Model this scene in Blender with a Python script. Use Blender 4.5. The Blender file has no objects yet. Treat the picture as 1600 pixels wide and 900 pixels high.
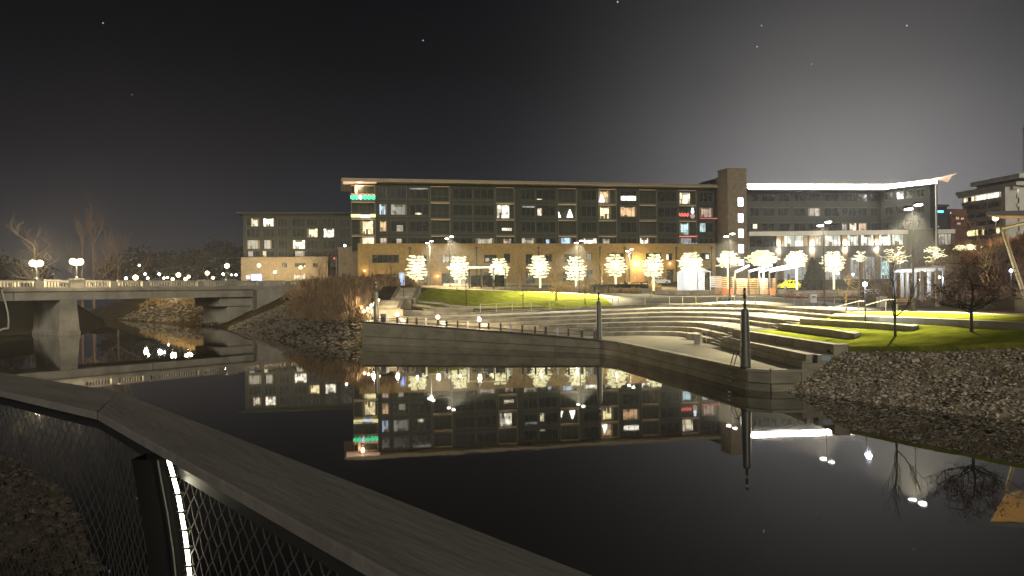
import bpy, math, random
import numpy as np
from mathutils import Vector, Matrix
rnd = random.Random(7)
scene = bpy.context.scene
COL = scene.collection
# ------------------------------------------------------------------ camera
F = 1200.0; CAMZ = 6.0; ROLL = 0.0125; PITCH = 0.00125
RIGHT = Vector((math.cos(ROLL), 0, -math.sin(ROLL)))
UP = Vector((math.sin(ROLL), 0, math.cos(ROLL)))
FWD = Vector((0, 1, 0))
FWD2 = (FWD*math.cos(PITCH) + UP*math.sin(PITCH)).normalized()
UP = (UP*math.cos(PITCH) - FWD*math.sin(PITCH)).normalized(); FWD = FWD2
cam_d = bpy.data.cameras.new('camera'); cam = bpy.data.objects.new('camera', cam_d); COL.objects.link(cam)
cam_d.sensor_width = 36; cam_d.lens = 36*F/1600; cam_d.clip_start = 0.05; cam_d.clip_end = 8000
M4 = Matrix((RIGHT, UP, -FWD)).transposed().to_4x4(); M4.translation = Vector((0, 0, CAMZ)); cam.matrix_world = M4
scene.camera = cam
# ------------------------------------------------------------------ night sky
world = bpy.data.worlds.new('World'); scene.world = world; world.use_nodes = True
nt = world.node_tree; nt.nodes.clear()
out = nt.nodes.new('ShaderNodeOutputWorld'); bg = nt.nodes.new('ShaderNodeBackground')
tc = nt.nodes.new('ShaderNodeTexCoord'); sep = nt.nodes.new('ShaderNodeSeparateXYZ')
nt.links.new(tc.outputs['Generated'], sep.inputs[0])
ramp = nt.nodes.new('ShaderNodeValToRGB'); nt.links.new(sep.outputs['Z'], ramp.inputs[0])
cr = ramp.color_ramp
cr.elements[0].position = 0.0; cr.elements[0].color = (0.01050, 0.01162, 0.01647, 1)
cr.elements[1].position = 1.0; cr.elements[1].color = (0.00056, 0.00062, 0.00110, 1)
for p, c in ((0.08, (0.00872, 0.00977, 0.01440)), (0.13, (0.00598, 0.00678, 0.01049)), (0.18, (0.00339, 0.00396, 0.00647)), (0.28, (0.00137, 0.00167, 0.00293)), (0.45, (0.00072, 0.00088, 0.00171))):
    e = cr.elements.new(p); e.color = (*c, 1)
# the lit town lies to the right: its glow hangs over that side of the night sky
flat = nt.nodes.new('ShaderNodeCombineXYZ'); nt.links.new(sep.outputs['X'], flat.inputs[0]); nt.links.new(sep.outputs['Y'], flat.inputs[1])
nrm = nt.nodes.new('ShaderNodeVectorMath'); nrm.operation = 'NORMALIZE'; nt.links.new(flat.outputs[0], nrm.inputs[0])
dt = nt.nodes.new('ShaderNodeVectorMath'); dt.operation = 'DOT_PRODUCT'
nt.links.new(nrm.outputs[0], dt.inputs[0]); dt.inputs[1].default_value = Vector((0.44, 1.0, 0)).normalized()
mx0 = nt.nodes.new('ShaderNodeMath'); mx0.operation = 'MAXIMUM'; mx0.inputs[1].default_value = 0.0; nt.links.new(dt.outputs['Value'], mx0.inputs[0])
pw0 = nt.nodes.new('ShaderNodeMath'); pw0.operation = 'POWER'; pw0.inputs[1].default_value = 34.0; nt.links.new(mx0.outputs[0], pw0.inputs[0])
ramp2 = nt.nodes.new('ShaderNodeValToRGB'); nt.links.new(sep.outputs['Z'], ramp2.inputs[0]); c2 = ramp2.color_ramp
c2.elements[0].position = 0.0; c2.elements[0].color = (.115, .110, .105, 1); c2.elements[1].position = .9; c2.elements[1].color = (0, 0, 0, 1)
for p, k in ((.10, .104), (.18, .080), (.25, .050), (.33, .030), (.5, .011)):
    e = c2.elements.new(p); e.color = (k*1.02, k*.985, k*.955, 1)
cln = nt.nodes.new('ShaderNodeTexNoise'); cln.inputs['Scale'].default_value = 3.5; cln.inputs['Detail'].default_value = 3; nt.links.new(tc.outputs['Generated'], cln.inputs['Vector'])
clm = nt.nodes.new('ShaderNodeMapRange'); clm.inputs[3].default_value = .75; clm.inputs[4].default_value = 1.25; nt.links.new(cln.outputs[0], clm.inputs[0])
g1_ = nt.nodes.new('ShaderNodeVectorMath'); g1_.operation = 'SCALE'; nt.links.new(ramp2.outputs[0], g1_.inputs[0]); nt.links.new(pw0.outputs[0], g1_.inputs['Scale'])
ad0 = nt.nodes.new('ShaderNodeVectorMath'); ad0.operation = 'ADD'; nt.links.new(ramp.outputs[0], ad0.inputs[0]); nt.links.new(g1_.outputs[0], ad0.inputs[1])
nt.links.new(ad0.outputs[0], bg.inputs[0]); nt.links.new(clm.outputs[0], bg.inputs[1])
nt.links.new(bg.outputs[0], out.inputs[0])
sun_d = bpy.data.lights.new('fill_sun', 'SUN'); sun_d.energy = 0.62; sun_d.angle = math.radians(18); sun_d.color = (1.0, .93, .80)
sun = bpy.data.objects.new('fill_sun', sun_d); COL.objects.link(sun); sun.rotation_euler = Vector((-.12, 1.0, -.33)).to_track_quat('-Z', 'Y').to_euler()  # added fill standing in for unseen light from behind the camera
scene.view_settings.view_transform = 'Standard'; scene.view_settings.look = 'None'
scene.view_settings.gamma = 1.0; scene.view_settings.use_curve_mapping = False
scene.view_settings.exposure = 1.05
cy = scene.cycles
cy.use_denoising = True; cy.max_bounces = 5; cy.diffuse_bounces = 2; cy.glossy_bounces = 3
cy.transmission_bounces = 3; cy.volume_bounces = 0; cy.transparent_max_bounces = 6
cy.sample_clamp_indirect = 4.0; cy.sample_clamp_direct = 0; cy.caustics_reflective = False; cy.caustics_refractive = False
try: cy.use_light_tree = True
except Exception: pass
HAZE = True
LP = 5.5   # lamp output of this place
# ------------------------------------------------------------------ helpers
def ray(u, v): return (RIGHT*((u-800)/F) + UP*((450-v)/F) + FWD)
def at(u, v, D=None, z=None):
    d = ray(u, v)
    t = D/d.y if D is not None else (z-CAMZ)/d.z
    return Vector((0, 0, CAMZ)) + d*t
def clip(x, a=0., b=1.): return max(a, min(b, x))
def ss(a, b, x):
    t = clip((x-a)/(b-a)); return t*t*(3-2*t)
def lerp(a, b, t): return a+(b-a)*t

ORD = ['first', 'second', 'third', 'fourth', 'fifth', 'sixth', 'seventh', 'eighth', 'ninth', 'tenth', 'eleventh', 'twelfth', 'thirteenth', 'fourteenth', 'fifteenth', 'sixteenth', 'seventeenth', 'eighteenth']
def tag(o, label=None, cat=None, group=None, kind=None):
    if label: o['label'] = label
    if cat: o['category'] = cat
    if group: o['group'] = group
    if kind: o['kind'] = kind
    return o
def empty(name, loc, label=None, cat=None, group=None):
    o = bpy.data.objects.new(name, None); COL.objects.link(o); o.location = loc; o.empty_display_size = .2
    return tag(o, label, cat, group)
class MB:
    """collects faces in world space; build() links them as one mesh"""
    def __init__(s): s.v = []; s.f = []
    def add(s, vs, fs):
        b = len(s.v); s.v.extend(tuple(x) for x in vs); s.f.extend(tuple(i+b for i in f) for f in fs); return s
    def quad(s, a, b, c, d): return s.add((a, b, c, d), ((0, 1, 2, 3),))
    def box(s, x0, x1, y0, y1, z0, z1):
        return s.add([(x, y, z) for z in (z0, z1) for y in (y0, y1) for x in (x0, x1)],
                     [(0, 2, 3, 1), (4, 5, 7, 6), (0, 1, 5, 4), (2, 6, 7, 3), (0, 4, 6, 2), (1, 3, 7, 5)])
    def obox(s, o, ex, ey, ez):
        o, ex, ey, ez = map(Vector, (o, ex, ey, ez))
        return s.add([o+ex*i+ey*j+ez*k for k in (0, 1) for j in (0, 1) for i in (0, 1)],
                     [(0, 2, 3, 1), (4, 5, 7, 6), (0, 1, 5, 4), (2, 6, 7, 3), (0, 4, 6, 2), (1, 3, 7, 5)])
    def bar(s, a, b, w, h):
        a, b = Vector(a), Vector(b); d = (b-a).normalized(); up = Vector((0, 0, 1))
        if abs(d.z) > .95: up = Vector((0, 1, 0))
        x = d.cross(up).normalized(); y = x.cross(d)
        return s.obox(a-x*w/2-y*h/2, x*w, y*h, b-a)
    def prism(s, poly, z0, z1):
        n = len(poly); f0 = z0 if callable(z0) else (lambda p: z0); f1 = z1 if callable(z1) else (lambda p: z1)
        vs = [(p[0], p[1], f0(p)) for p in poly]+[(p[0], p[1], f1(p)) for p in poly]
        return s.add(vs, [tuple(range(n-1, -1, -1)), tuple(range(n, 2*n))]+[(i, (i+1) % n, (i+1) % n+n, i+n) for i in range(n)])
    def tube(s, pts, r, n=6, cap=True):
        pts = [Vector(p) for p in pts]; m = len(pts)
        rr = r if isinstance(r, (list, tuple)) else [r]*m
        vs = []; px = None
        for i, p in enumerate(pts):
            d = (pts[min(i+1, m-1)]-pts[max(i-1, 0)])
            if d.length < 1e-9: d = Vector((0, 0, 1))
            d.normalize()
            if px is None:
                px = d.cross(Vector((0, 0, 1)) if abs(d.z) < .9 else Vector((1, 0, 0))).normalized()
            else:
                px = (px - d*px.dot(d))
                px = px.normalized() if px.length > 1e-6 else d.orthogonal().normalized()
            py = d.cross(px)
            for k in range(n):
                a = 2*math.pi*k/n; vs.append(p+px*(math.cos(a)*rr[i])+py*(math.sin(a)*rr[i]))
        fs = [(i*n+k, i*n+(k+1) % n, (i+1)*n+(k+1) % n, (i+1)*n+k) for i in range(m-1) for k in range(n)]
        if cap: fs += [tuple(range(n-1, -1, -1)), tuple(range((m-1)*n, m*n))]
        return s.add(vs, fs)
    def lathe(s, c, prof, n=12):
        c = Vector(c); vs = []; m = len(prof)
        for r, z in prof:
            for k in range(n):
                a = 2*math.pi*k/n; vs.append(c+Vector((r*math.cos(a), r*math.sin(a), z)))
        fs = [(i*n+k, i*n+(k+1) % n, (i+1)*n+(k+1) % n, (i+1)*n+k) for i in range(m-1) for k in range(n)]
        fs += [tuple(range(n-1, -1, -1)), tuple(range((m-1)*n, m*n))]
        return s.add(vs, fs)
    def ball(s, c, r, n=8, m=5):
        r = r if isinstance(r, (tuple, list)) else (r, r, r); c = Vector(c); vs = []
        for i in range(m+1):
            t = math.pi*i/m
            for k in range(n):
                a = 2*math.pi*k/n
                vs.append(c+Vector((r[0]*math.sin(t)*math.cos(a), r[1]*math.sin(t)*math.sin(a), r[2]*math.cos(t))))
        return s.add(vs, [(i*n+k, (i+1)*n+k, (i+1)*n+(k+1) % n, i*n+(k+1) % n) for i in range(m) for k in range(n)])
    def grid(s, P, nu, nv):
        vs = [P(i, j) for j in range(nv+1) for i in range(nu+1)]
        w = nu+1
        return s.add(vs, [(j*w+i, j*w+i+1, (j+1)*w+i+1, (j+1)*w+i) for j in range(nv) for i in range(nu)])
    def build(s, name, mat, parent=None, smooth=False):
        me = bpy.data.meshes.new(name)
        off = Vector(parent_loc(parent)) if parent else Vector((0, 0, 0))
        if off.length: vs = [(x-off.x, y-off.y, z-off.z) for x, y, z in s.v]
        else: vs = s.v
        me.from_pydata(vs, [], s.f)
        if smooth: me.polygons.foreach_set('use_smooth', [True]*len(me.polygons))
        me.materials.append(mat if not isinstance(mat, str) else MATS[mat]); me.update()
        o = bpy.data.objects.new(name, me); COL.objects.link(o)
        if parent: o.parent = parent
        return o
def parent_loc(p):
    l = Vector((0, 0, 0))
    while p is not None: l += Vector(p.location); p = p.parent
    return l
def top(mb, name, mat, label=None, cat=None, group=None, kind=None, smooth=False, loc=None):
    """a thing that is one mesh; its origin is put at its base"""
    if loc is not None:
        l = Vector(loc); mb.v = [(x-l.x, y-l.y, z-l.z) for x, y, z in mb.v]
    o = mb.build(name, mat, None, smooth)
    if loc is not None: o.location = loc
    return tag(o, label, cat, group, kind)
def copy_tree(o, parent=None):
    c = o.copy(); COL.objects.link(c); c.parent = parent
    for ch in list(o.children): copy_tree(ch, c)
    return c
# ------------------------------------------------------------------ materials
MATS = {}
def mat(name, col, rough=.7, metal=0., var=.25, scale=2., bump=0., bscale=None, spec=.5, rand=0., col2=None, detail=5, stretch=None, rotz=0.):
    m = bpy.data.materials.new(name); m.use_nodes = True; n = m.node_tree; b = n.nodes['Principled BSDF']
    b.inputs['Roughness'].default_value = rough; b.inputs['Metallic'].default_value = metal
    b.inputs['Specular IOR Level'].default_value = spec
    tcn = n.nodes.new('ShaderNodeTexCoord'); src = tcn.outputs['Object']
    if stretch:
        mp = n.nodes.new('ShaderNodeMapping'); mp.vector_type = 'TEXTURE' if rotz else 'POINT'; mp.inputs['Scale'].default_value = stretch; mp.inputs['Rotation'].default_value = (0, 0, rotz)
        n.links.new(src, mp.inputs[0]); src = mp.outputs[0]
    nz = n.nodes.new('ShaderNodeTexNoise'); nz.inputs['Scale'].default_value = scale; nz.inputs['Detail'].default_value = detail
    nz.inputs['Roughness'].default_value = .62
    n.links.new(src, nz.inputs['Vector'])
    rp = n.nodes.new('ShaderNodeValToRGB'); n.links.new(nz.outputs[0], rp.inputs[0])
    c2 = col2 or tuple(x*(1+var) for x in col); c1 = col if col2 else tuple(x*(1-var) for x in col)
    rp.color_ramp.elements[0].position = .32; rp.color_ramp.elements[1].position = .68
    rp.color_ramp.elements[0].color = (*c1, 1); rp.color_ramp.elements[1].color = (*c2, 1)
    csrc = rp.outputs[0]
    if rand:
        oi = n.nodes.new('ShaderNodeObjectInfo'); mrn = n.nodes.new('ShaderNodeMapRange')
        mrn.inputs[3].default_value = 1-rand; mrn.inputs[4].default_value = 1+rand
        n.links.new(oi.outputs['Random'], mrn.inputs[0])
        mx = n.nodes.new('ShaderNodeVectorMath'); mx.operation = 'SCALE'
        n.links.new(csrc, mx.inputs[0]); n.links.new(mrn.outputs[0], mx.inputs['Scale']); csrc = mx.outputs[0]
    n.links.new(csrc, b.inputs['Base Color'])
    if bump:
        n2 = n.nodes.new('ShaderNodeTexNoise'); n2.inputs['Scale'].default_value = bscale or scale*4; n2.inputs['Detail'].default_value = 4
        n.links.new(src, n2.inputs['Vector'])
        bp = n.nodes.new('ShaderNodeBump'); bp.inputs['Strength'].default_value = bump; bp.inputs['Distance'].default_value = .05
        n.links.new(n2.outputs[0], bp.inputs['Height']); n.links.new(bp.outputs[0], b.inputs['Normal'])
    MATS[name] = m; return m
def emit(name, col, strength, pattern=0., scale=1.2, sampling='AUTO', base=(.3, .3, .3)):
    m = bpy.data.materials.new(name); m.use_nodes = True; n = m.node_tree; b = n.nodes['Principled BSDF']
    b.inputs['Base Color'].default_value = (*base, 1); b.inputs['Roughness'].default_value = .6
    b.inputs['Emission Color'].default_value = (*col, 1); b.inputs['Emission Strength'].default_value = strength
    if pattern:   # curtains, lamps and furniture behind the glass: uneven blocks of brightness, different in every room
        tcn = n.nodes.new('ShaderNodeTexCoord'); oi = n.nodes.new('ShaderNodeObjectInfo')
        ad = n.nodes.new('ShaderNodeVectorMath'); ad.operation = 'ADD'
        sc = n.nodes.new('ShaderNodeVectorMath'); sc.operation = 'SCALE'; sc.inputs['Scale'].default_value = 60
        cb = n.nodes.new('ShaderNodeCombineXYZ')
        for k in range(3): n.links.new(oi.outputs['Random'], cb.inputs[k])
        n.links.new(cb.outputs[0], sc.inputs[0]); n.links.new(tcn.outputs['Object'], ad.inputs[0]); n.links.new(sc.outputs[0], ad.inputs[1])
        vo = n.nodes.new('ShaderNodeTexVoronoi'); vo.distance = 'CHEBYCHEV'; vo.inputs['Scale'].default_value = scale
        n.links.new(ad.outputs[0], vo.inputs['Vector'])
        sp = n.nodes.new('ShaderNodeSeparateXYZ'); n.links.new(vo.outputs['Color'], sp.inputs[0])
        mrn = n.nodes.new('ShaderNodeMapRange'); mrn.inputs[1].default_value = .15; mrn.inputs[2].default_value = .8
        mrn.inputs[3].default_value = strength*(1-pattern); mrn.inputs[4].default_value = strength*(1+pattern*.5)
        n.links.new(sp.outputs[0], mrn.inputs[0]); n.links.new(mrn.outputs[0], b.inputs['Emission Strength'])
    m.cycles.emission_sampling = sampling
    MATS[name] = m; return m

mat('concrete', (.30, .275, .215), .9, var=.25, scale=.6, bump=.25, bscale=6, rand=.14, spec=.15)
mat('stone', (.31, .28, .215), .9, var=.32, scale=.8, bump=.3, bscale=5, rand=.26, spec=.15)
mat('wall_concrete', (.235, .215, .15), .85, var=.3, scale=.45, bump=.35, bscale=4, rand=.1, stretch=(1, 1, 2.2))
mat('dark_cap', (.075, .07, .06), .7, var=.3, scale=2)
mat('paving', (.175, .155, .11), .9, var=.2, scale=.35, bump=.15, bscale=5, spec=.1)
mat('bridge_concrete', (.37, .34, .27), .85, var=.3, scale=.35, bump=.2, bscale=3, rand=.08)
mat('brick', (.30, .205, .08), .85, var=.22, scale=1.5, bump=.3, bscale=10, rand=.07)
mat('brick_grey', (.185, .145, .095), .85, var=.25, scale=1.2, bump=.3, bscale=9)
mat('dark_panel', (.026, .029, .021), .6, var=.14, scale=.25, spec=.25)
mat('panel_trim', (.10, .105, .075), .5, metal=.3, var=.15, scale=1)
mat('balcony_trim', (.115, .10, .066), .6, var=.15, scale=1)
mat('roof_metal', (.20, .165, .10), .5, metal=.2, var=.15, scale=.6)
mat('roof_rim', (.30, .25, .18), .6, var=.1, scale=1)
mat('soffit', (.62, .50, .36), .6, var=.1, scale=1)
mat('frame', (.05, .05, .045), .45, var=.1, scale=2)
mat('black_metal', (.022, .022, .022), .45, var=.2, scale=4)
mat('steel', (.32, .32, .30), .4, metal=.6, var=.12, scale=4)
mat('pale_rail', (.62, .58, .46), .5, var=.1, scale=3)
mat('white_paint', (.72, .72, .70), .5, var=.06, scale=3)
mat('glass', (.022, .026, .022), .12, var=.1, scale=1, spec=.8)
mat('glass_dim', (.05, .055, .048), .2, var=.4, scale=.5, spec=.7)
mat('wood', (.46, .28, .12), .7, var=.25, scale=2.2, bump=.2, bscale=20, stretch=(1, 1, 6))
mat('pergola_wood', (.40, .27, .15), .75, var=.2, scale=2)
mat('lawn', (.10, .122, .012), 1.0, col2=(.255, .272, .034), scale=.9, bump=.7, bscale=7, spec=.0, detail=11)
mat('soil', (.07, .055, .035), .95, var=.5, scale=.5, bump=.7, bscale=3, spec=0.0)
mat('bank_soil', (.25, .205, .14), .95, var=.55, scale=.9, bump=1.0, bscale=4, spec=0.0)
mat('far_ground', (.05, .048, .042), .9, var=.3, scale=.1)
mat('stone_rock', (.54, .47, .37), .85, var=.35, scale=2.5, bump=.5, bscale=7, rand=.45)
mat('stone_dark', (.17, .145, .11), .9, var=.5, scale=2)
mat('riprap', (.46, .40, .30), .88, var=.7, scale=2.2, bump=.5, bscale=7)
mat('gravel', (.085, .066, .043), .9, var=.6, scale=14, bump=.3, bscale=40)
mat('bark', (.12, .095, .07), .9, var=.3, scale=5, bump=.3, bscale=14)
mat('bark_pale', (.20, .165, .12), .9, var=.25, scale=3, bump=.3, bscale=9)
mat('bark_dark', (.045, .036, .028), .9, var=.3, scale=5)
mat('twig_brown', (.17, .105, .06), .9, var=.35, scale=2)
mat('twig_gold', (.42, .30, .12), .9, var=.3, scale=2)
mat('brush_dry', (.23, .165, .095), .95, var=.5, scale=.5, spec=0.0)
mat('brush_gold', (.34, .24, .11), .95, var=.4, scale=.6, spec=0.0)
mat('brush_red', (.19, .115, .065), .95, var=.45, scale=.4, spec=0.0)
mat('leaf_brown', (.14, .075, .038), .9, var=.45, scale=3, spec=.2)
mat('evergreen', (.014, .02, .012), .9, var=.4, scale=2)
mat('far_leaf', (.012, .012, .010), .95, var=.4, scale=.5)
mat('orange_board', (.60, .20, .06), .7, var=.15, scale=2)
mat('red_paint', (.42, .045, .03), .5, var=.1, scale=3)
mat('yellow_paint', (.75, .58, .03), .35, var=.05, scale=2)
mat('cream_paint', (.72, .66, .50), .4, var=.05, scale=2)
mat('post_black', (.007, .007, .007), .9, spec=.1)
mat('curtain', (.20, .16, .11), .9, var=.2, scale=3)
mat('dark_earth', (.012, .011, .009), 1., var=.3, scale=1, spec=0.)
mat('tyre', (.02, .02, .02), .8)
mat('cloth_dark', (.025, .025, .03), .9)
mat('cloth_tan', (.30, .19, .12), .9)
mat('skin', (.45, .27, .19), .6)
mat('plaque_blue', (.25, .34, .40), .5)
mat('tent', (.80, .82, .84), .6, var=.04)
mat('office_white', (.78, .75, .66), .8, var=.12, scale=.4)
mat('brick_red', (.17, .07, .045), .85, var=.3, scale=.6)
mat('cap_wood', (.155, .145, .125), .85, col2=(.245, .232, .205), scale=1.0, bump=.35, bscale=6, detail=9, stretch=(.8, .13, 1), rotz=-.877)
mat('cap_wood_side', (.155, .145, .125), .85, col2=(.245, .232, .205), scale=1.0, bump=.35, bscale=6, detail=9, stretch=(.8, .13, 1), rotz=-.672)
mat('wire', (.075, .072, .062), .6, metal=.2, var=.1, scale=5)

WARM = (1.0, .80, .50); YEL = (1.0, .84, .46); ORA = (1.0, .58, .24); WHT = (1.0, .96, .86); BLU = (.55, .78, 1.0); CYA = (.62, .95, 1.0)
emit('lit_warm', (1, .86, .58), 0.606, .75, 1.3)
emit('lit_yellow', (1, .84, .40), 0.790, .55, 1.1)
emit('lit_orange', (1, .55, .22), 0.395, .6, 1.2)
emit('lit_white', (1, .95, .78), 0.896, .7, 1.3)
emit('lit_dim', (1, .88, .66), 0.176, .8, 1.3)
emit('lit_grey', (.75, .85, .9), 0.104, .8, 1.3)
emit('lit_pink', (1, .62, .52), 0.240, .6, 1.2)
emit('lit_blue', (.45, .72, 1), 0.527, .5, 1.2)
emit('lit_cyan', (.6, .95, 1), 0.395, .6, 1.2)
emit('lit_office', (.86, 1, .82), 0.40, .7, .9)
emit('lit_xtree', (1, .93, .75), 2.2)
emit('slit_white', (.95, 1, 1), 4.0)
emit('led_strip', (1, .93, .84), 45.0)
emit('led_post', (1, .92, .66), 9.0)
emit('string_light', (1, .95, .48), .52)
emit('string_white', (.92, .97, 1.0), 5.5)
emit('lamp_white', (1, .95, .82), 11.0, sampling='NONE')
emit('lamp_warm', (1, .74, .36), 5.0, sampling='NONE')
emit('lamp_blue', (.75, .8, 1), 8.0, sampling='NONE')
emit('neon_green', (.0, 1, .42), .75); emit('neon_yellow', (1, .9, .35), .8); emit('neon_red', (1, .10, .08), .6)
emit('neon_white', (.85, .9, 1), .8); emit('neon_blue', (.25, .55, 1), 1.5)
emit('soffit_glow', (1, .62, .36), .40)  # roof undersides glow by themselves in place of light falling on them
emit('star_light', (.9, .95, 1), .6, sampling='NONE')
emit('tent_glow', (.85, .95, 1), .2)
emit('bar_light', (.95, .97, 1), 3.0)
emit('sign_blue', (.1, .62, 1), 1.8)
emit('screen_blue', (.15, .25, 1), 2.2, .5, .8)

def light(name, loc, power, col, parent=None, radius=.25, spot=None, aim=None, blend=.6):
    d = bpy.data.lights.new(name, 'SPOT' if spot else 'POINT'); d.energy = power*LP; d.color = col; d.shadow_soft_size = radius
    if spot: d.spot_size = math.radians(spot); d.spot_blend = blend
    o = bpy.data.objects.new(name, d); COL.objects.link(o)
    if parent: o.parent = parent; o.location = Vector(loc)-parent_loc(parent)
    else: o.location = loc
    if aim is not None:
        o.rotation_euler = (Vector(aim)-Vector(loc)).to_track_quat('-Z', 'Y').to_euler()
    return o
# ------------------------------------------------------------------ lie of the land
SHORE = [(-900, 1000), (-420, 520), (-140, 235), (-90, 175), (-61, 143), (-50, 132), (-44, 120), (-30, 95), (-18.5, 83.5), (-17, 87), (8.5, 70),
         (13.5, 44.3), (16.3, 43.6), (21.8, 32.7), (30, 21), (45, 5), (70, -30)]
_S = np.array(SHORE, float)
def shore_d(X, Y):
    a = _S[:-1]; b = _S[1:]; p = np.array((X, Y)); ab = b-a; ap = p-a
    t = np.clip((ap*ab).sum(1)/(ab*ab).sum(1), 0, 1); q = a+ab*t[:, None]; d = np.hypot(*(p-q).T)
    i = int(d.argmin()); s = ab[i, 0]*ap[i, 1]-ab[i, 1]*ap[i, 0]
    return d[i] if s > 0 else -d[i]
def ztop(X): return float(np.interp(X, [-17, -10, -4, 13.3, 20], [3.6, 3.2, 2.95, 3.54, 3.7]))
def H(X, Y):
    zc = float(np.interp(X, [-40, -22, -12, 12, 30, 60], [6.9, 6.8, 6.2, 4.9, 4.4, 4.6]))
    Yc = float(np.interp(X, [-12, 12, 30], [113, 127, 127]))
    a = float(np.interp(Y, [101.5, Yc, 168], [ztop(X), zc, 7.0]))
    b = float(np.interp(Y, [82, 127, 168], [3.7, 4.4, 7.2]))
    z = lerp(a, b, ss(24, 30, X))
    z = lerp(z, 6.9, ss(-17, -30, X))
    hill = 7.5*ss(53, 66, X-(Y-95)*.35)*ss(72, 98, Y)*(1-ss(150, 170, Y))
    return z+hill
def R2(X, Y):   # lawn beside the stairs, with its three low retaining walls
    w2 = lerp(21.3, 21.8, clip((61-Y)/12.5)); w3 = lerp(23.0, 25.6, clip((61-Y)/12.3)); w4 = float(np.interp(Y, [33, 42.7, 62.7], [31, 28.5, 25.4]))
    def st(x, c, w): return clip((x-c)/w+.5)
    k2 = lerp(.25, 5, ss(49.5, 45, Y)); k3 = lerp(.25, 5, ss(49.7, 45, Y))
    return 2.45+.012*(X-18)+.4*st(X, w2, k2)+.36*st(X, w3, k3)+.34*st(X, w4, .25)+.1*clip((X-w4)/4)
def gz(u, D): p = at(u, 450, D=D); return Vector((p.x, D, H(p.x, D)))
# amphitheatre seating rows: front line, height
TZ = [1.58, 1.98, 2.40, 2.75, 3.10, 3.40, 3.70]
TY = [77.0, 78.8, 80.6, 84.0, 87.5, 92.5, 101.0]
TX = [16.8, 17.8, 18.9, 22.0, 23.0, 27.2, 28.4]
TR = [4, 5, 6, 9, 9, 12, 14]
def tz(k, X):
    if k == 6: return ztop(X)
    return 1.2+(TZ[k]-1.2)*(1-.3*clip((18-X)/22))
def tline(k, n=44):
    ramp_y = lambda x: 93-(x+17)/25.5*16
    x0 = -17+(93-TY[k])/16*25.5 if k < 5 else (-16.5 if k == 5 else -19)
    if k == 5: x0 = -16.2
    r = TR[k]; pts = []
    xa = TX[k]-r; L1 = xa-x0; L2 = r*math.pi/2; L3 = TY[k]-r-65.2; L = L1+L2+L3
    for i in range(n+1):
        s = L*i/n
        if s < L1: pts.append((x0+s, TY[k]))
        elif s < L1+L2:
            a = (s-L1)/r; pts.append((xa+r*math.sin(a), TY[k]-r+r*math.cos(a)))
        else: pts.append((TX[k], TY[k]-r-(s-L1-L2)))
    return pts
def in_amphi(X, Y):
    if X < -19 or Y > 101.6 or X > 28.9: return False
    if X > 14.4 and Y > 87: return math.hypot(X-14.4, Y-87) < 14.5
    return Y > 40
# ------------------------------------------------------------------ ground and water
mw = bpy.data.materials.new('water'); mw.use_nodes = True; n = mw.node_tree; b = n.nodes['Principled BSDF']
b.inputs['Base Color'].default_value = (.035, .033, .027, 1); b.inputs['Roughness'].default_value = .018; b.inputs['IOR'].default_value = 1.6
tcn = n.nodes.new('ShaderNodeTexCoord'); nz = n.nodes.new('ShaderNodeTexNoise'); nz.inputs['Scale'].default_value = .9; nz.inputs['Detail'].default_value = 2
bp = n.nodes.new('ShaderNodeBump'); bp.inputs['Strength'].default_value = .02; bp.inputs['Distance'].default_value = .05
n.links.new(tcn.outputs['Object'], nz.inputs['Vector']); n.links.new(nz.outputs[0], bp.inputs['Height']); n.links.new(bp.outputs[0], b.inputs['Normal'])
MATS['water'] = mw
top(MB().quad((-500, -120, 0), (500, -120, 0), (500, 680, 0), (-500, 680, 0)), 'water', 'water', kind='structure')

xs = list(np.arange(-150, 150.1, 1.5)); ys = list(np.arange(40, 215, 1.5))
nr = random.Random(3)
def gpoint(i, j):
    X, Y = xs[i], ys[j]; d = shore_d(X, Y)
    if X > 14 and Y < 66.5 and X < 33: return (X, Y, -1.2)
    if in_amphi(X, Y): return (X, Y, -1.2)
    if X > 28 and Y < 84: return (X, Y, 3.66 if d > 6 else -1)
    if d <= 0: return (X, Y, max(-1.6, .8*d-.15))
    sl = .42 if X < -40 else .46
    z = min(H(X, Y), sl*d-.15)
    return (X, Y, z+(nr.uniform(-.07, .07) if d < 22 and X < -17 else 0))
top(MB().grid(gpoint, len(xs)-1, len(ys)-1), 'ground', 'soil', kind='structure', smooth=True)
fg = MB()
fg.quad((-110, 212, 6.85), (500, 212, 6.85), (500, 670, 6.85), (-430, 670, 6.85)).quad((148, 60, 6.8), (500, 60, 6.8), (500, 212.5, 6.84), (148, 212.5, 6.84))
top(fg, 'far_ground', 'far_ground', kind='structure')

def strip(name, A, B, nu, nv, zf, m, off=.02, skirt=0., kind='structure', smooth=True):
    A = [Vector((*p, 0)) for p in A]; B = [Vector((*p, 0)) for p in B]
    def samp(L, t):
        ds = [0]
        for p, q in zip(L, L[1:]): ds.append(ds[-1]+(q-p).length)
        s = t*ds[-1]
        for k in range(len(L)-1):
            if s <= ds[k+1] or k == len(L)-2:
                return L[k].lerp(L[k+1], clip((s-ds[k])/max(1e-9, ds[k+1]-ds[k])))
    a = [samp(A, i/nu) for i in range(nu+1)]; bb = [samp(B, i/nu) for i in range(nu+1)]
    mb = MB()
    def P(i, j):
        p = a[i].lerp(bb[i], j/nv); return (p.x, p.y, zf(p.x, p.y)+off)
    mb.grid(P, nu, nv)
    if skirt:
        for i in range(nu):
            p, q = P(i, 0), P(i+1, 0); mb.quad((p[0], p[1], p[2]-skirt), (q[0], q[1], q[2]-skirt), q, p)
    return tag(mb.build(name, m, None, smooth), kind=kind)
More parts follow.
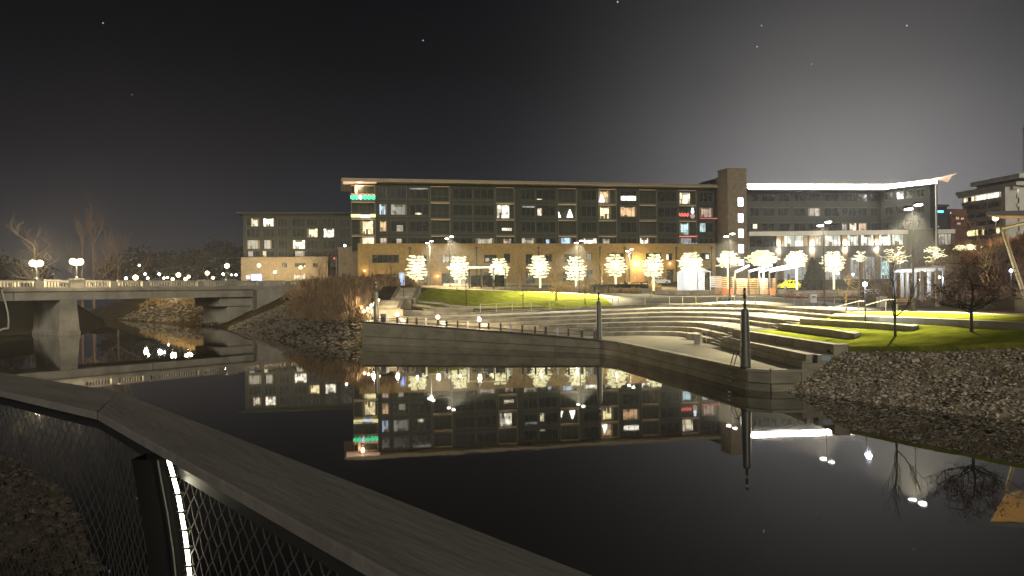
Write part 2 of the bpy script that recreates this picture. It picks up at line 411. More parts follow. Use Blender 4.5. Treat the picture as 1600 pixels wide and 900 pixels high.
# lawns and paths
LB0 = [(-87, 100), (-84, 112), (-77, 128), (-77, 150), (-93, 178), (-150, 262), (-400, 560)]; LB1 = [(-103, 98), (-100, 112), (-93, 128), (-93, 152), (-108, 186), (-166, 270), (-416, 566)]
lbk = strip('left_bank', LB0, LB1, 60, 12, lambda x, y: 0, 'dark_earth', 0)
for v in lbk.data.vertices: v.co.z = lerp(-1.0, 5.6, (v.index//61)/12)+(nr.uniform(-.15, .15) if 0 < v.index//61 < 12 else 0)
strip('left_ground', LB1, [(-430, 90), (-430, 110), (-430, 130), (-430, 160), (-430, 200), (-440, 300), (-470, 566)], 30, 4, lambda x, y: 5.58, 'dark_earth', 0)
t6 = tline(6)
lawnF = [(-15.2, 103.6), (-12.6, 102.4), (-6, 101.8), (6, 101.8), (13.5, 101.8)]
lawnB = [(-11.6, 114.5), (-6, 118), (0, 121.5), (8, 127), (15.5, 128.5)]
strip('lawn', lawnF, lawnB, 60, 24, H, 'lawn', .05)
strip('footpath', [(-11.6, 114.5), (-6, 118), (0, 121.5), (8, 127), (15.5, 128.5), (24, 128.5)], [(-11, 118.5), (-5.5, 122), (1, 125.5), (8.5, 131), (15.5, 132), (24, 132)], 40, 3, H, 'paving', .06)
strip('terrace_paving', [(13.5, 101.7)]+[p for p in t6 if p[0] > 14.2 and p[1] > 66], [(14.5, 128.4), (22, 128.4), (34, 128), (40, 122), (40, 104), (38, 90), (36, 76), (34, 66.5)], 40, 16, H, 'paving', .055)
EDGE = [(18.45, 60.6), (18.6, 45), (18.95, 44.2), (21.5, 40.6), (25.2, 37.2), (34, 28), (46, 14)]
PTH = [(29.3, 62), (31.5, 60.6), (33, 50), (36.5, 38), (45, 29), (57, 16)]
strip('riverside_lawn', EDGE, PTH, 90, 60, R2, 'lawn', .03, skirt=.3)
strip('promenade', [(29.2, 66.2), (29.4, 62.2), (31.5, 60.6), (33, 50), (36.5, 38), (45, 29), (57, 16)], [(35.5, 72), (37, 66), (38, 60), (39, 50), (43, 40), (52, 32), (64, 20)], 40, 4, lambda x, y: 3.66, 'paving', .05)
# stone-strewn bank at the right
SH = [(14.6, 43.9), (15.2, 43.2), (17.5, 39.5), (21.8, 32.7), (30, 21), (45, 5)]
ED = [(18.7, 45.2), (18.95, 44.1), (21.5, 40.5), (25.2, 37.1), (34, 27.9), (46, 13.9)]
br = random.Random(11)
SHv = [Vector((*p, 0)) for p in SH]; EDv = [Vector((*p, 0)) for p in ED]
def polyat(L, t):
    ds = [0]
    for p, q in zip(L, L[1:]): ds.append(ds[-1]+(q-p).length)
    s = t*ds[-1]
    for k in range(len(L)-1):
        if s <= ds[k+1]: return L[k].lerp(L[k+1], (s-ds[k])/(ds[k+1]-ds[k]))
    return L[-1].copy()
def bankpt(t, w):
    a, b2 = polyat(SHv, t), polyat(EDv, t); p = a.lerp(b2, w)
    ze = R2(b2.x, b2.y)-.22; z = lerp(-.15, ze, max(0, min(1, w*1.02))**1.15)+min(0, w)*1.5
    return Vector((p.x, p.y, z))
bm_ = MB()
def bp_(i, j):
    p = bankpt(i/150, -.25+1.25*j/36); p.z += br.uniform(-.06, .06) if 2 < j < 35 else 0
    if j < 7: p.z = min(p.z, .12-(7-j)*.09)
    return p
bm_.grid(bp_, 150, 36)
bank = top(bm_, 'riverbank', 'bank_soil', kind='structure', smooth=False)
def rock(mb, c, r, rg, flat=.6):
    vs = []; n = 6
    a0 = rg.uniform(0, 6.28)
    vs.append(Vector((0, 0, r*flat)))
    for lv, (rad, z) in enumerate(((.75, .45), (1.0, -.05))):
        for k in range(n):
            a = a0+2*math.pi*(k+.5*lv)/n; q = rg.uniform(.7, 1.2)
            vs.append(Vector((math.cos(a)*rad*r*q, math.sin(a)*rad*r*q, z*r*flat*rg.uniform(.6, 1.4))))
    fs = [(0, 1+k, 1+(k+1) % n) for k in range(n)]+[(1+k, 1+n+k, 1+(k+1) % n) for k in range(n)]+[(1+(k+1) % n, 1+n+k, 1+n+(k+1) % n) for k in range(n)]
    rot = Matrix.Rotation(rg.uniform(-.35, .35), 3, 'X') @ Matrix.Rotation(rg.uniform(-.35, .35), 3, 'Y') @ Matrix.Rotation(rg.uniform(0, 6), 3, 'Z')
    sx = rg.uniform(.8, 1.5)
    return mb.add([rot @ Vector((v.x*sx, v.y, v.z)) + Vector(c) for v in vs], fs)
protos = []
for k in range(8):
    mb = MB(); rock(mb, (0, 0, 0), 1, br); me = bpy.data.meshes.new('stone'); me.from_pydata([tuple(v) for v in mb.v], [], mb.f); me.materials.append(MATS['stone_rock']); protos.append(me)
for k in range(300):
    t = br.uniform(0.02, .62); w = br.uniform(.03, .95); p = bankpt(t, w)
    o = bpy.data.objects.new('stone', protos[k % 8]); COL.objects.link(o); o.parent = bank
    s = br.uniform(.07, .17)*(1.7 if br.random() < .15 else 1) * (1.15 if w < .5 else .9); o.location = p+Vector((0, 0, .03)); o.scale = (s, s*br.uniform(.7, 1), s*br.uniform(.6, 1))
    o.rotation_euler = (br.uniform(-.4, .4), br.uniform(-.4, .4), br.uniform(0, 6.3))
rr = MB()
for k in range(12500):
    t = br.random()**1.1*.9; w = br.uniform(.0, .97); p = bankpt(t, w); rock(rr, p, br.uniform(.03, .105), br)
o = rr.build('riprap', 'riprap', bank); tag(o, kind='stuff')
bgm = MB()
for k in range(420):
    p = bankpt(br.random()*.8, br.uniform(.25, 1.0)**.6)
    for q in range(7):
        a = br.uniform(0, 6.28); h = br.uniform(.1, .32); t = p+Vector((math.cos(a)*h*.8, math.sin(a)*h*.8, h)); w_ = Vector((-math.sin(a), math.cos(a), 0))*.014
        bgm.add((p-w_, p+w_, t), ((0, 1, 2),))
tag(bgm.build('bank_grass', 'brush_gold', bank), kind='stuff')
# ------------------------------------------------------------------ river wall, lower plaza, ramp
WALL = [(-17, 87, 2.55), (-11.5, 83.35, 2.3), (-6, 79.7, 2.03), (-.5, 76, 1.76), (4, 73, 1.5), (8.0, 70.3, 1.25), (9.3, 67.5, 1.2), (10.2, 63, 1.2), (11.1, 58, 1.2), (12.05, 53, 1.2), (12.95, 48, 1.2), (13.6, 44.5, 1.2), (14.6, 43.6, 1.2), (16.7, 43.7, 1.2)]
rw = empty('river_wall', (WALL[0][0], WALL[0][1], 0), 'long concrete river wall stepping down along the water below the seating', 'wall')
for (x0, y0, z0), (x1, y1, z1) in zip(WALL, WALL[1:]):
    a = Vector((x0, y0, 0)); b2 = Vector((x1, y1, 0)); e = (b2-a).normalized(); nn = Vector((-e.y, e.x, 0)); g = e*.02
    def seg(za, zb, za2, zb2, d0, d1, nm, m):
        mb = MB(); p = [a+g+nn*d0, b2-g+nn*d0, b2-g+nn*d1, a+g+nn*d1]
        lo = [za, zb, zb, za]; hi = [za2, zb2, zb2, za2]
        mb.add([q+Vector((0, 0, l)) for q, l in zip(p, lo)]+[q+Vector((0, 0, h)) for q, h in zip(p, hi)], [(3, 2, 1, 0), (4, 5, 6, 7), (0, 1, 5, 4), (1, 2, 6, 5), (2, 3, 7, 6), (3, 0, 4, 7)])
        return mb.build(nm, m, rw)
    zg0 = z0*.33; zg1 = z1*.33
    seg(-1.5, -1.5, zg0, zg1, -.12, .6, 'wall_footing', 'wall_concrete')
    seg(zg0+.06, zg1+.06, z0-.14, z1-.14, .0, .6, 'wall_panel', 'wall_concrete')
    seg(zg0-.01, zg1-.01, zg0+.062, zg1+.062, .06, .55, 'joint', 'dark_cap')
    seg(z0-.138, z1-.138, z0+.03, z1+.03, -.08, .5, 'coping', 'concrete' if z0 < 1.24 else 'dark_cap')
MB().obox((-17.05, 87.05, -1.5), (1.6, 6.5, 0), (.5, 0, 0), (0, 0, 4.05)).build('wall_panel', 'wall_concrete', rw)
pl = [(8.2, 70.6), (9.6, 67.6), (10.5, 63), (11.4, 58), (12.3, 53), (13.2, 48), (13.9, 44.9), (14.7, 44.05), (16.65, 44.1), (17.2, 66)]+list(reversed(tline(0)))
pl = [p for p in pl]+[(6.0, 77.4)]
top(MB().prism(pl, .6, 1.2), 'lower_plaza', 'paving', kind='structure')
strip('ramp_paving', [(-16.7, 87.3), (8.4, 70.7)], [(-15.2, 94.5), (8.2, 78.2)], 20, 4, lambda x, y: float(np.interp(x, [-17, -6, 4, 8.2], [2.55, 2.03, 1.5, 1.21])), 'paving', -.0)
# ------------------------------------------------------------------ amphitheatre
am = empty('amphitheatre', (10, 77, 1.2), 'curving rows of stone seating steps above the riverside plaza', 'amphitheatre')
lines = [tline(k) for k in range(7)]
lines.append([(x*1+(.9 if x > 20 else 0), y+.6) for x, y in lines[6]])
for k in range(7):
    A, B = lines[k], lines[k+1]; zb = 0.4
    nseg = 44; i = 0; bi = 0
    while i < nseg:
        j = min(nseg, i+rnd.choice((3, 4, 5)))
        if nseg-j < 2: j = nseg
        mb = MB()
        for q in range(i, j):
            a0, a1 = A[q], A[q+1]; b0, b1 = B[q], B[q+1]
            za0, za1 = tz(k, a0[0]), tz(k, a1[0]); zb0, zb1 = tz(k, b0[0]), tz(k, b1[0])
            if k == 6: zb0, zb1 = za0, za1
            # outward lip of 6 cm over the riser
            def lipp(p, r):
                dx, dy = p[0]-r[0], p[1]-r[1]; l = math.hypot(dx, dy) or 1; return (p[0]+dx/l*.07, p[1]+dy/l*.07)
            l0, l1 = lipp(a0, b0), lipp(a1, b1)
            mb.add([(*l0, za0), (*l1, za1), (*b1, zb1), (*b0, zb0)], [(0, 1, 2, 3)])
            mb.add([(*l0, za0-.12), (*l1, za1-.12), (*l1, za1), (*l0, za0)], [(0, 1, 2, 3)])
            mb.add([(*a0, za0-.12), (*a1, za1-.12), (*l1, za1-.12), (*l0, za0-.12)], [(0, 1, 2, 3)])
            mb.add([(*a0, zb), (*a1, zb), (*a1, za1-.12), (*a0, za0-.12)], [(0, 1, 2, 3)])
            if q == i: mb.add([(*a0, zb), (*b0, zb), (*b0, zb0), (*a0, za0)], [(0, 1, 2, 3)])
            if q == j-1: mb.add([(*b1, zb), (*a1, zb), (*a1, za1), (*b1, zb1)], [(0, 1, 2, 3)])
        mb.build('stone_block', 'stone', am)
        i = j
# three flights of steps with their landings
def flight(name, label, x0, x1, y0, y1, z0, z1, n, axis='x', m='concrete'):
    st = empty(name, ((x0+x1)/2, (y0+y1)/2, z0), label, 'steps')
    for i in range(n):
        za = z0+(z1-z0)*(i+1)/n; g = .012
        if axis == 'x':
            a = x0+(x1-x0)*i/n; b2 = x0+(x1-x0)*(i+1)/n; MB().box(a+g, b2+(.03 if i < n-1 else 0), y0, y1, z0-.6, za).build('step', m, st)
        else:
            a = y0+(y1-y0)*i/n; b2 = y0+(y1-y0)*(i+1)/n; MB().box(x0, x1, a+g, b2+.03, z0-.6, za).build('step', m, st)
    return st
s1 = flight('staircase', 'lowest flight of steps rising from the riverside plaza floor', 16.62, 19.2, 61.6, 65.1, 1.2, 2.4, 8)
s2 = flight('staircase', 'middle flight of seating steps beside the lowest grass strip', 22.0, 23.8, 61.6, 65.1, 2.4, 3.1, 5)
s3 = flight('staircase', 'top flight of seating steps reaching the promenade by a tall lamp', 27.0, 29.25, 61.6, 65.1, 3.1, 3.7, 4)
top(MB().box(19.2, 22.0, 61.0, 65.15, .8, 2.4), 'landing', 'paving', kind='structure')
top(MB().box(23.8, 27.0, 61.0, 65.15, 1, 3.1), 'landing', 'paving', kind='structure')
def handrail(pts, label, m='steel', post=None, r=.025, group=None):
    hr = empty('handrail', (pts[0][0], pts[0][1], pts[0][2]-.9), label, 'handrail', group)
    MB().tube(pts, r, 6).build('rail', m, hr)
    for p in (post or pts): MB().tube([(p[0], p[1], p[2]-.95), p], r*.9, 5).build('post', m, hr)
    return hr
handrail([(16.4, 65.0, 2.1), (19.3, 65.0, 3.3), (19.9, 65.0, 3.35)], 'steel handrail along the lowest flight of seating steps')
handrail([(21.7, 65.0, 3.3), (23.9, 65.0, 4.0), (24.5, 65.0, 4.0)], 'steel handrail along the middle flight of seating steps')
handrail([(26.8, 65.0, 4.0), (29.3, 65.0, 4.6), (29.9, 65.0, 4.6)], 'steel handrail along the top flight of seating steps')
handrail([(28.6, 62.3, 4.3), (30.3, 62.3, 4.75), (31.2, 62.3, 4.75)], 'pale handrail on the lawn side of the top steps', 'pale_rail', r=.035)
# seat walls on the right of the lower plaza
sw = empty('seat_wall', (17, 52, 1.2), 'two-stepped concrete seat wall closing the right side of the lower plaza', 'wall')
def skew(p0, p1, q0, q1, z0, z1, nm, m, n=5, par=sw, gap=.015):
    p0, p1, q0, q1 = [Vector((*p, 0)) for p in (p0, p1, q0, q1)]
    for i in range(n):
        a, b2 = i/n, (i+1)/n-gap/n*2
        MB().prism([p0.lerp(p1, a), p0.lerp(p1, b2), q0.lerp(q1, b2), q0.lerp(q1, a)], z0, z1).build(nm, m, par)
skew((16.6, 61.3), (16.7, 44.2), (17.0, 61.3), (17.1, 44.2), .3, 1.62, 'lower_course', 'wall_concrete', 6)
skew((16.75, 61.4), (16.95, 44.3), (17.6, 61.4), (18.62, 44.6), .3, 2.0, 'seat_block', 'concrete', 6)
skew((17.61, 61.5), (18.63, 44.4), (18.1, 61.5), (19.1, 44.5), .3, 2.55, 'back_wall', 'wall_concrete', 6)
MB().box(18.35, 19.25, 43.9, 44.38, .2, 2.6).build('end_pier', 'wall_concrete', sw)
MB().obox((16.4, 43.62, -.6), (2.1, .35, 0), (-.02, .3, 0), (0, 0, 2.15)).build('end_wall', 'wall_concrete', sw)
top(MB().box(17.55, 18.15, 43.88, 43.9, 1.7, 1.95), 'plaque', 'plaque_blue', 'small pale blue plaque on the end of the seat wall', 'plaque', loc=(17.8, 43.9, 1.7))
MB().obox((17.4, 43.86, 1.45), (.95, .08, 0), (-.02, .45, 0), (0, 0, .56)).build('end_block', 'wall_concrete', sw)
def lowwall(name, label, pts, h, th=.42, m='concrete', zf=R2, below=.5, cat='wall', seg=1, cut=3.0):
    w = empty(name, (*pts[0], zf(*pts[0])), label, cat)
    for p, q in zip(pts, pts[1:]):
        a, b2 = Vector((*p, 0)), Vector((*q, 0)); n = max(1, int((b2-a).length/cut)); e = (b2-a).normalized(); nn = Vector((-e.y, e.x, 0))*th/2
        for i in range(n):
            s, t = a.lerp(b2, i/n), a.lerp(b2, (i+1)/n)-e*.012
            MB().prism([s+nn, s-nn, t-nn, t+nn], lambda r: min(zf(r[0]-.4, r[1]), zf(r[0]+.4, r[1]))-below, lambda r: max(zf(r[0]-.45, r[1]), zf(r[0]+.45, r[1]))+h).build('wall_block', m, w)
    return w
lowwall('retaining_wall', 'lowest grass terrace wall beside the middle steps', [(21.3, 61), (21.8, 48.5)], .09)
lowwall('retaining_wall', 'middle grass terrace wall ending by the thin bare tree', [(23.0, 61), (25.6, 48.7)], .09)
lowwall('retaining_wall', 'highest grass terrace wall running right along the promenade lawn', [(25.4, 61), (28.5, 42.7), (31, 33)], .09)
lowwall('retaining_wall', 'short curb wall where the top steps meet the lawn mound', [(29.2, 61.3), (31.4, 60.9)], .25, zf=lambda x, y: 3.6)
# objects on the lower plaza
for lab, p, sx, sy, sz in (('long stone bench block at the back of the lower plaza', (17.0, 71.2), 1.0, 2.6, .5), ('short upright stone block near the foot of the lowest steps', (15.6, 64.6), .55, .55, .78)):
    mb = MB(); ang = -.5; c, s = math.cos(ang), math.sin(ang)
    P = [(p[0]+c*a*sx/2-s*b2*sy/2, p[1]+s*a*sx/2+c*b2*sy/2) for a, b2 in ((-1, -1), (1, -1), (1, 1), (-1, 1))]
    t = empty('stone_bench' if sz < .6 else 'stone_block_seat', (*p, 1.2), lab, 'bench' if sz < .6 else 'stone block')
    MB().prism(P, 1.2, 1.2+sz-.09).build('body', 'stone', t)
    P2 = [(p[0]+(x-p[0])*1.05, p[1]+(y-p[1])*1.05) for x, y in P]
    MB().prism(P2, 1.2+sz-.09, 1.2+sz).build('seat_slab', 'stone', t)
lr = empty('ladder_rail', (13.35, 46.2, 1.2), 'dark steel ladder handrail on the edge of the lower plaza', 'handrail')
for dx in (0, .38): MB().tube([(13.2+dx*.2, 46.6-dx, 1.2), (13.35+dx*.3, 46.4-dx, 2.0), (13.55+dx*.3, 46.2-dx, 1.98), (13.9+dx*.3, 46.2-dx, 1.2)], .03, 6).build('rail_loop', 'black_metal', lr)
for i, zz in enumerate((.3, .55, .8)): MB().box(12.98, 13.1, 46.1, 46.5, zz, zz+.08).build('rung', 'black_metal', lr)
# bollards and lamps along the river wall
us = [604, 620, 636, 650, 665, 683, 697, 714, 731, 748, 763, 781, 798, 816, 835, 852, 871, 888, 908, 928]
def wallpt(u, inset=.75):
    best = None
    for (x0, y0, z0), (x1, y1, z1) in zip(WALL, WALL[1:]):
        for i in range(40):
            t = i/40; x, y, z = lerp(x0, x1, t), lerp(y0, y1, t)+inset, lerp(z0, z1, t)
            uu = 800+F*x/y
            if best is None or abs(uu-u) < best[0]: best = (abs(uu-u), x, y, z)
    return Vector(best[1:])
lit = {620: 'near the left stair wall', 683: 'midway along the sloping river wall', 748: 'rightmost of the three lit ones on the river wall'}
bpos = []
nb = 0
for i, u in enumerate(us):
    p = wallpt(u); bpos.append(p); h = .78 if i % 2 else .72
    if u in lit:
        t = empty('lit_bollard', p, 'dark bollard with a glowing top, '+lit[u], 'bollard', 'lit bollards on the river wall')
        MB().lathe(p, [(.11, 0), (.1, h)], 8).build('post', 'black_metal', t)
        MB().ball(p+Vector((0, 0, h+.19)), .21, 10, 6).build('lamp', 'lamp_warm', t, True)
        light('bollard_light', p+Vector((0, -.1, h+.45)), 130, (1, .8, .5), t, .15)
    else:
        nb += 1
        t = empty('bollard', p, ORD[nb-1]+' unlit dark bollard from the left end of the river wall', 'bollard', 'unlit bollards on the river wall')
        w = .09 if i % 3 else .12
        MB().box(p.x-w, p.x+w, p.y-w, p.y+w, p.z, p.z+h).build('post', 'black_metal' if i % 4 else 'steel', t)
        MB().box(p.x-w-.02, p.x+w+.02, p.y-w-.02, p.y+w+.02, p.z+h, p.z+h+.04).build('cap', 'steel', t)
cab = empty('cable_rail', bpos[0], 'thin cables strung between the bollards along the river wall', 'cable')
for hz in (.3, .55): MB().tube([p+Vector((0, 0, hz)) for p in bpos], .012, 4).build('cable', 'steel', cab)
# tall tapered pylons on the water's edge
def pylon(u, v, zb, D, label, h=3.5, mast=1.2):
    p = at(u, v, D=D); p.z = zb
    t = empty('pylon', p, label, 'pylon', 'tapered pylons at the water edge')
    MB().lathe(p, [(.31, 0), (.305, .15), (.23, h-.25), (.21, h-.08), (.13, h)], 16).build('shaft', 'pylon_metal', t, True)
    MB().tube([p+Vector((0, 0, h-.02)), p+Vector((0, 0, h+mast))], .075, 8).build('mast', 'black_metal', t)
    for k in range(4): MB().lathe(p+Vector((0, 0, h+.12+k*.26)), [(.09, 0), (.105, .05), (.105, .1), (.09, .14)], 10).build('collar', 'steel' if k % 2 else 'black_metal', t)
    return t
mat('pylon_metal', (.12, .12, .10), .45, metal=.4, var=.12, scale=3, stretch=(1, 1, .2))
pylon(1165, 577, 1.2, 44.9, 'big near tapered dark pylon at the plaza corner')
pylon(936, 528, 1.25, 71.2, 'tapered dark pylon where the river wall bends')
pylon(588, 500, 2.5, 88.3, 'tapered pylon at the left end of the river wall, mostly in light')
MB_ = MB()
p = wallpt(598, .9); top(MB().box(p.x-.3, p.x+.3, p.y, p.y+.5, p.z, p.z+.95), 'utility_box', 'black_metal', 'dark cabinet beside the leftmost pylon', 'cabinet', loc=p)
# fence on the top seating row
def fence(pts, label, h=1.05, m='pale_rail', gap=2.2, zf=None, mids=0):
    t = empty('fence', pts[0], label, 'fence'); P = [Vector(p) for p in pts]
    MB().tube([p+Vector((0, 0, h)) for p in P], .045, 6).build('rail', m, t)
    MB().tube([p+Vector((0, 0, .14)) for p in P], .025, 5).build('rail', m, t)
    for p, q in zip(P, P[1:]):
        n = max(1, round((q-p).length/gap))
        for i in range(n+(1 if q is P[-1] else 0)):
            s = p.lerp(q, i/n); MB().box(s.x-.045, s.x+.045, s.y-.045, s.y+.045, s.z-.05, s.z+h).build('post', m, t)
    return t
fx = [-4.2, 0, 5, 9, 13.2]
fence([(x, 101.35, ztop(x)) for x in fx], 'pale steel fence left of the far pylon on the top seating row')
fence([(x, y, ztop(x)) for x, y in [(14, 101.35), (17.5, 101.1)]]+[(20.5, 100.1, 3.7), (23.5, 98.2, 3.7), (25.6, 96.0, 3.7), (27.0, 93.3, 3.7)], 'pale steel fence right of the far pylon on the top seating row')
# ------------------------------------------------------------------ bridge
BA = Vector((-71, 108, 0)); BD = Vector((25, 31, 0)).normalized(); BN = Vector((-BD.y, BD.x, 0)); BW = 9.5
def bpnt(s, d, z): return BA+BD*s+BN*d+Vector((0, 0, z))
def bs(u):   # distance along the near face of the bridge for picture column u
    k = (u-800)/F; return (k*BA.y-BA.x)/(BD.x-k*BD.y)
S0, S1 = -42, bs(396); S2 = bs(478)
bridge = empty('bridge', bpnt(bs(104), 0, 0), 'concrete road bridge with balustrades crossing the river', 'bridge')
def bbox(s0, s1, d0, d1, z0, z1, nm, m='bridge_concrete', par=bridge):
    return MB().obox(bpnt(s0, d0, z0), BD*(s1-s0), BN*(d1-d0), (0, 0, z1-z0)).build(nm, m, par)
bbox(S0, S2+14, .25, BW-.25, 6.45, 7.05, 'deck')
sg = [S0, bs(-220), bs(22), bs(238), S1]
for a, b2 in zip(sg, sg[1:]):
    bbox(a+.05, b2-.05, .15, .8, 5.35, 6.4, 'girder'); bbox(a+.05, b2-.05, -.02, .5, 5.2, 5.42, 'girder_flange')
    bbox(a+.05, b2-.05, BW-.8, BW-.15, 5.35, 6.4, 'girder')
for k in range(3): bbox(S0, S1, 2.2+k*2.4, 2.7+k*2.4, 5.45, 6.4, 'girder')
bbox(S0, S2+14, -.22, .3, 6.5, 6.95, 'fascia'); bbox(S0, S2+14, BW-.3, BW+.22, 6.5, 6.95, 'fascia')
# balustrades: pilasters, rails and turned balusters
pil = [-260, -120, -25, 62, 121, 178, 228, 316, 371, 408]
pil_s = [max(S0, bs(u)) for u in (-300, -120, -26, 62, 121, 178, 228, 314, 362, 408)]+[bs(450), bs(478)]
pil_s = sorted(set(round(s, 2) for s in pil_s))
for side, d in ((0, 0.02), (1, BW-.34)):
    for k, s in enumerate(pil_s):
        big = abs(s-bs(121)) < .5 or abs(s-bs(371)) < 4
        w = .95 if big else .55
        bbox(s-w, s+w, d-.08, d+.4, 6.96, 8.24 if big else 8.02, 'pilaster')
        if big: bbox(s-w-.12, s+w+.12, d-.14, d+.46, 8.24, 8.36, 'pilaster_cap')
    for a, b2 in zip(pil_s, pil_s[1:]):
        bbox(a+.6, b2-.6, d, d+.32, 7.92, 8.12, 'top_rail'); bbox(a+.6, b2-.6, d, d+.32, 6.96, 7.2, 'bottom_rail')
        mb = MB(); n = max(3, int((b2-a-1.6)/.42))
        for i in range(n):
            s = a+.9+(b2-a-1.8)*(i+.5)/n; mb.obox(bpnt(s-.09, d+.07, 7.19), BD*.18, BN*.18, (0, 0, .74))
        tag(mb.build('balusters', 'bridge_concrete', bridge), kind='stuff')
# pier and abutment
def pierbox(s, hw, d0, d1, z0, z1, nm, bat=.0):
    mb = MB(); p = [bpnt(s-hw-bat, d0-bat, z0), bpnt(s+hw+bat, d0-bat, z0), bpnt(s+hw+bat, d1+bat, z0), bpnt(s-hw-bat, d1+bat, z0), bpnt(s-hw, d0, z1), bpnt(s+hw, d0, z1), bpnt(s+hw, d1, z1), bpnt(s-hw, d1, z1)]
    mb.add(p, [(3, 2, 1, 0), (4, 5, 6, 7), (0, 1, 5, 4), (1, 2, 6, 5), (2, 3, 7, 6), (3, 0, 4, 7)]); return mb.build(nm, 'bridge_concrete', bridge)
sp = bs(107); pierbox(sp, 1.15, .1, BW, .55, 5.22, 'pier', .28); pierbox(sp, 1.55, -.25, BW+.3, -1.5, .55, 'pier_footing')
sa = bs(346); bbox(sa+.1, S1+1, .6, BW-.3, 3.6, 5.3, 'abutment_seat'); bbox(sa+1.6, S1+1, .9, BW-.5, -1, 3.6, 'abutment')
bbox(S1, S2+12, -.25, .35, 1.0, 6.5, 'wing_wall'); bbox(S1, S1+.5, -.25, BW, 1.0, 6.44, 'abutment_wall'); bbox(S1, S2+12, BW-.35, BW+.25, 1.0, 6.5, 'wing_wall')
def globe_lamp(p, label, h=2.2, twin=.5, power=900, col=(1, .82, .52), r=.3, m='lamp_warm', group=None, mp='black_metal', name='street_lamp', axis=BD):
    t = empty(name, p, label, 'street lamp', group); p = Vector(p)
    MB().lathe(p, [(.22, 0), (.2, .18), (.09, .3), (.06, .6), (.05, h)], 10).build('post', mp, t)
    offs = (-twin, twin) if twin else (0,)
    if twin: MB().tube([p+axis*-twin+Vector((0, 0, h-.12)), p+Vector((0, 0, h-.25)), p+axis*twin+Vector((0, 0, h-.12))], .04, 6).build('arm', mp, t)
    for o in offs:
        c = p+axis*o+Vector((0, 0, h+r*.7))
        MB().ball(c, r, 10, 7).build('globe', m, t, True)
        MB().lathe(c+Vector((0, 0, -r*1.05)), [(.09, -.05), (.12, .0), (.1, .08)], 8).build('fitter', mp, t)
    if power: light('lamp_light', p+Vector((0, 0, h+r*.7+.0)), power, col, t, r*1.6)
    return t
globe_lamp(bpnt(bs(121), .18, 8.36), 'twin-globe lamp on the near balustrade over the pier', power=3200, r=.5)
globe_lamp(bpnt(bs(96), BW-.1, 8.36), 'twin-globe lamp on the far balustrade, leftmost bright lamp', power=3200, r=.5)
# town lamps beyond the bridge, each where its light stands
ntl = 0
town = [(197, 434, 160, 'w', 1), (212, 437, 150, 'y', 3), (218, 414, 230, 'w', 1), (227, 428, 240, 'w', 1.6), (231, 434, 200, 'w', 1), (249, 428, 235, 'w', 1.6),
        (256, 434, 210, 'w', 1), (262, 433, 260, 'w', 1), (279, 430, 175, 'y', 3), (270, 436, 190, 'y', 2), (290, 436, 180, 'y', 2), (295, 432, 200, 'y', 2), (324, 427, 190, 'y', 3),
        (333, 434, 210, 'y', 2), (349, 428, 225, 'w', 1.4), (355, 416, 195, 'w', 3.4), (362, 429, 250, 'w', 1), (369, 429, 240, 'w', 1.2), (387, 433, 215, 'y', 2), (405, 415, 222, 'y', 3), (430, 425, 224, 'y', 2.4), (470, 418, 226, 'y', 2.6)]
tl = {212: 'lowest and brightest yellow street lamp at the left end of the town lights', 218: 'small white lamp standing highest above the left town lights', 279: 'bright yellow street lamp midway along the bridge balustrade', 324: 'bright yellow street lamp left of the tallest white one',
      355: 'tall brilliant white street lamp at the right of the town lights', 387: 'yellow street lamp just left of the blue lit sign', 405: 'yellow lamp lighting the low brick floor of the left building', 430: 'small yellow lamp right of the blue lit sign', 470: 'yellow lamp in front of the far brick base, right of the others',
      197: 'leftmost small white town lamp over the balustrade'}
for u, v, D, c, sz in sorted(town):
    ntl += u not in tl
    g = at(u, 450, D=D); zt = at(u, v, D=D).z; zb = 6.9
    zt = max(zt, zb+2.2)
    globe_lamp((g.x, D, zb), tl.get(u, ORD[ntl-1]+' from the left of the small town lamps over the balustrade'), h=zt-zb-.3, twin=0, power=55*sz*sz if sz > 1.3 else 0,
               col=(1, .78, .42) if c == 'y' else (1, .95, .85), r=.17+.11*sz, m='lamp_warm' if c == 'y' else 'lamp_white', group=None if u in tl else 'distant town lamps')
# ------------------------------------------------------------------ big apartment building
FA = Vector((-34.5, 167, 0)); FB = Vector((48.5, 184.6, 0)); FE = (FB-FA).normalized(); FN = Vector((FE.y, -FE.x, 0)); FL = (FB-FA).length
class Facade:
    def __init__(s, A, B):
        A = Vector((A.x, A.y, 0)); B = Vector((B.x, B.y, 0)); s.A = A; s.E = (B-A).normalized(); s.N = Vector((s.E.y, -s.E.x, 0)); s.L = (B-A).length
    def p(s, a, d, z): return s.A+s.E*a+s.N*d+Vector((0, 0, z))
    def s(s, u, d=0.):   # along-facade coordinate of picture column u on the plane d in front
        o = s.A+s.N*d; k = (u-800)/F; return (k*o.y-o.x)/(s.E.x-k*s.E.y)
    def z(s, u, v, d=0.):
        q = s.p(s.s(u, d), d, 0); return at(u, v, D=q.y).z
    def box(s, a0, a1, d0, d1, z0, z1, mb=None):
        return (mb or MB()).obox(s.p(a0, d1, z0), s.E*(a1-a0), s.N*(d0-d1), (0, 0, z1-z0))
